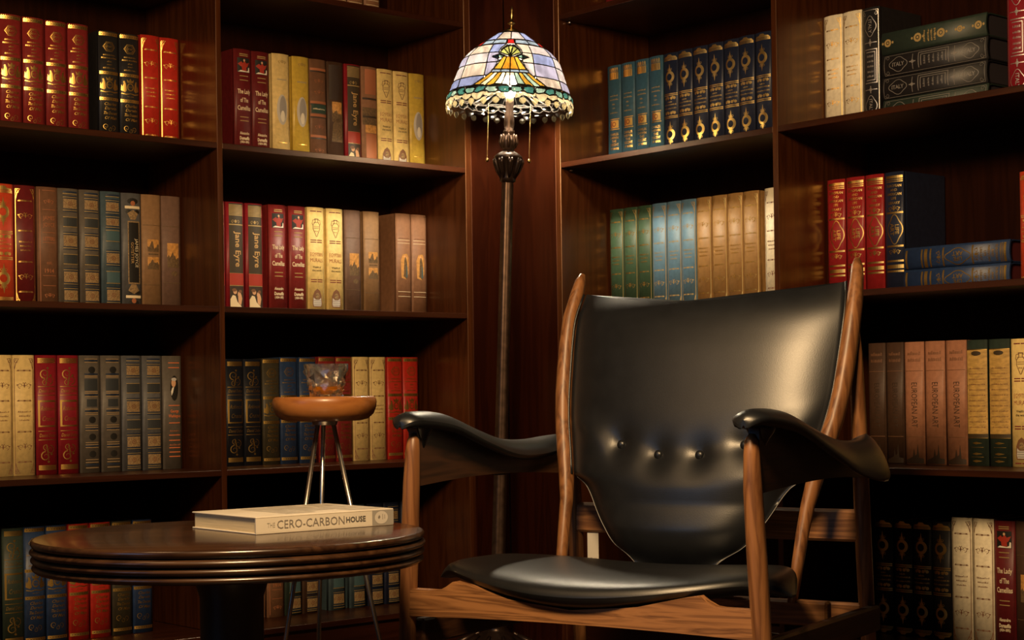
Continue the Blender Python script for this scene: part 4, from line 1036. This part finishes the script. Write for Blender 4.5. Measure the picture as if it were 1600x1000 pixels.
def table_book():
    p0 = Vector((-.39796, 2.5634, .4202)); p1 = Vector((-.19752, 2.73008, .4202))
    ang = math.atan2(p1.y - p0.y, p1.x - p0.x); L, W, T = .2606, .200, .0270
    root = empty('book', p0, ang); tag(root, 'cream book with grey spine lettering lying on the round table', 'book')
    CV = mat('cream_book_cover', (.66, .60, .50), .45, var=.05, scale=20); PGE = mat('cream_page_edges', (.72, .60, .38), .8, var=.18, scale=500, stretch=(.02, .02, 1))
    MB().box(0, L, 0, W, 0, .0022, .0006).build('back_cover', CV, root); MB().box(0, L, 0, W, T - .0022, T, .0006).build('front_cover', CV, root); MB().box(0, L, 0, .0024, .0022, T - .0022).build('spine', CV, root)
    MB().box(.003, L - .003, .003, W - .004, .0022, T - .0022).build('page_block', PGE, root)
    def flat(part, ink, V, F, top=False, e=.0003):
        me = bpy.data.meshes.new(part); me.from_pydata([(x, y, T + e) if top else (x, -e, y) for x, y in V], [], F); o = link(part, me, ink, root); return o
    gy = mat('warm_grey_lettering', (.20, .175, .15), .5)
    def txt(part, s, x, size, ink, bold=0.0, mw=None):
        V, F, wd, ht = glyphs(s, 0, bold); k = size / .72; kx = mw / wd if mw else k
        flat(part, ink, [(x + a * kx + wd * kx / 2, T / 2 + b * k) for a, b in V], F, e=.0005)
    txt('title_lettering', 'THE', .020, .0075, mat('pale_grey_lettering', (.36, .33, .28), .5), mw=.014)
    txt('title_lettering', 'CERO-CARBON', .038, .0135, gy, mw=.126)
    txt('title_lettering', 'HOUSE', .167, .0088, mat('dark_grey_lettering', (.10, .09, .08), .5), .03, mw=.038)
    flat('spine_end_block', mat('grey_end_block', (.30, .28, .25), .5), [(.218, .0015), (L, .0015), (L, T - .0015), (.218, T - .0015)], [(0, 1, 2, 3)])
    d = Deco(); d.ell(('a', 'a'), 236, 13.5, 13, 10.5, 24); V, F = d.L[('a', 'a')]; flat('spine_emblem', mat('pale_emblem', (.55, .51, .45), .5), [(x * .001, y * .001) for x, y in V], F, e=.0006)
    d = Deco(); d.poly(('a', 'a'), [(229, 14), (232, 18), (234, 14), (231, 11)]); d.poly(('a', 'a'), [(238, 10), (239, 10), (239, 19), (238, 19)]); d.poly(('a', 'a'), [(242, 11), (243, 11), (243, 18), (242, 18)]); V, F = d.L[('a', 'a')]
    flat('spine_emblem_mark', gy, [(x * .001, y * .001) for x, y in V], F, e=.0008)
    lg = mat('faded_cover_photo_print', (.46, .42, .35), .45, var=.2, scale=60)
    for x0, x1, y0, y1 in ((.075, .130, .03, .175), (.135, .185, .06, .19), (.19, .25, .02, .12), (.20, .245, .13, .185)): flat('cover_print', lg, [(x0, y0), (x1, y0), (x1, y1), (x0, y1)], [(0, 1, 2, 3)], True)
table_book()

# ================================================================== TRIPOD STOOL AND WHISKY GLASS
def stool():
    Y = 3.05; cx = (507.0 - 800) / FPX * Y
    root = empty('tripod_stool', (cx, Y, 0)); tag(root, 'small round wooden stool with three thin steel legs behind the table', 'stool')
    W = wood('honey_brown_wood', (.22, .075, .016), (.33, .125, .030), .38, 0, rings=10, coat=.1); ST = mat('brushed_steel', (.62, .57, .50), .28, 1.0)
    z = .6325; r = .0955
    MB().lathe([(0, z - .006), (r - .014, z - .006), (r - .0115, z - .0035), (r - .009, z - .0005), (r - .006, z), (r - .002, z - .003), (r, z - .010), (r - .001, z - .020), (r - .006, z - .032), (r - .016, z - .041), (r - .030, z - .0445), (0, z - .0455)], 72).build('seat', W, root, True)
    MB().lathe([(0, z - .0456), (.024, z - .0456), (.022, z - .052), (0, z - .052)], 28).build('leg_plate', ST, root, True, auto=.6)
    for (tx, ty), (bx_, by_) in [((.0165 * math.cos(a), .0165 * math.sin(a)), (.139 * math.cos(a), .139 * math.sin(a))) for a in (math.radians(-14), math.radians(-134), math.radians(106))]:
        MB().tube([(tx, ty, z - .050), ((tx + bx_) / 2, (ty + by_) / 2, (z - .05) / 2), (bx_, by_, .004)], .0042, 12).build('leg', ST, root, True)
    # whisky tumbler
    g = empty('whisky_glass', (cx + .0035, Y, z - .0058)); tag(g, 'cut crystal tumbler with a little whisky standing on the stool', 'glass')
    def clear(name, tint, gl, sss=None, mix=.6):
        m = bpy.data.materials.new(name); m.use_nodes = True; nt = m.node_tree; nt.nodes.clear()
        out = nt.nodes.new('ShaderNodeOutputMaterial'); tp = nt.nodes.new('ShaderNodeBsdfTransparent'); tp.inputs[0].default_value = (*tint, 1)
        gs = nt.nodes.new('ShaderNodeBsdfGlossy'); gs.inputs['Roughness'].default_value = .06; gs.inputs[0].default_value = (1, .97, .9, 1)
        lw = nt.nodes.new('ShaderNodeLayerWeight'); lw.inputs[0].default_value = gl; mx = nt.nodes.new('ShaderNodeMixShader')
        nt.links.new(lw.outputs['Fresnel'], mx.inputs[0]); nt.links.new(tp.outputs[0], mx.inputs[1]); nt.links.new(gs.outputs[0], mx.inputs[2]); last = mx
        if sss:
            tl = nt.nodes.new('ShaderNodeBsdfTranslucent'); tl.inputs[0].default_value = (*sss, 1); m2 = nt.nodes.new('ShaderNodeMixShader'); m2.inputs[0].default_value = mix
            nt.links.new(mx.outputs[0], m2.inputs[1]); nt.links.new(tl.outputs[0], m2.inputs[2]); last = m2
        nt.links.new(last.outputs[0], out.inputs[0]); return m
    GL = clear('cut_crystal', (.98, .96, .92), .42, (.9, .88, .82), .05)
    nt = GL.node_tree; out = [n for n in nt.nodes if n.type == 'OUTPUT_MATERIAL'][0]; pv = out.inputs[0].links[0].from_socket
    rf = nt.nodes.new('ShaderNodeBsdfGlass'); rf.inputs['IOR'].default_value = 1.45; rf.inputs['Roughness'].default_value = .02
    mg = nt.nodes.new('ShaderNodeMixShader'); mg.inputs[0].default_value = .28; nt.links.new(pv, mg.inputs[1]); nt.links.new(rf.outputs[0], mg.inputs[2]); nt.links.new(mg.outputs[0], out.inputs[0])
    H = .0655; n = 12; V = []; F = []
    rg = [(.0290, 0, 0), (.0315, .006, .5), (.0320, .017, 0), (.0355, .029, .5), (.0355, .041, 0), (.0395, .052, .5), (.0410, H, 0)]
    RG = random.Random(3)
    for r_, z_, o_ in rg:
        for i in range(n):
            a = 2 * PI * (i + o_) / n; j = 1 + (.085 * (1 if i % 2 else -1) if 0 < z_ < H else 0); V.append((r_ * j * math.cos(a), r_ * j * math.sin(a), z_ + (RG.uniform(-.0022, .0022) if 0 < z_ < H else 0)))
    for k in range(len(rg) - 1):
        sft = 0 if rg[k][2] < rg[k + 1][2] else 1
        for i in range(n):
            a, b2 = k * n + i, k * n + (i + 1) % n; c, d = (k + 1) * n + i, (k + 1) * n + (i + 1) % n
            if sft == 0: F += [(a, b2, c), (b2, d, c)]
            else: F += [(a, b2, d), (a, d, c)]
    base = len(V); inn = [(.0385, H), (.0360, .040), (.0310, .018), (.0260, .010), (.0, .009)]
    m2 = 24
    MBo = MB().add(V, F); MBo.add(V[:n], [tuple(range(n))[::-1]])
    iv = []; 
    for r_, z_ in inn[:-1]:
        for i in range(m2): iv.append((r_ * math.cos(2 * PI * i / m2), r_ * math.sin(2 * PI * i / m2), z_))
    iv.append((0, 0, inn[-1][1])); f2 = []
    for k in range(len(inn) - 2):
        for i in range(m2): f2.append((k * m2 + i, (k + 1) * m2 + i, (k + 1) * m2 + (i + 1) % m2, k * m2 + (i + 1) % m2))
    for i in range(m2): f2.append(((len(inn) - 2) * m2 + i, len(iv) - 1, (len(inn) - 2) * m2 + (i + 1) % m2))
    MBo.add(iv, f2)
    # rim joins outer ring (12) to inner ring (24)
    rv = V[-n:] + iv[:m2]; rf = []
    for i in range(n):
        rf += [(i, (i + 1) % n, n + (2 * i + 1) % m2), (i, n + (2 * i + 1) % m2, n + 2 * i), ((i + 1) % n, n + (2 * i + 2) % m2, n + (2 * i + 1) % m2)]
    MBo.add(rv, rf)
    me = MBo.mesh('tumbler'); bm = bmesh.new(); bm.from_mesh(me); bmesh.ops.remove_doubles(bm, verts=bm.verts[:], dist=1e-6); bmesh.ops.recalc_face_normals(bm, faces=bm.faces[:]); bm.to_mesh(me); bm.free()
    link('tumbler', me, GL, g)
    WH = clear('whisky', (.90, .50, .10), .12, (.98, .58, .09))
    MB().lathe([(0, .0091), (.0258, .0101), (.0308, .0181), (.0322, .0235), (.0318, .0240), (0, .0240)], 24).build('whisky', WH, g, True)
stool()
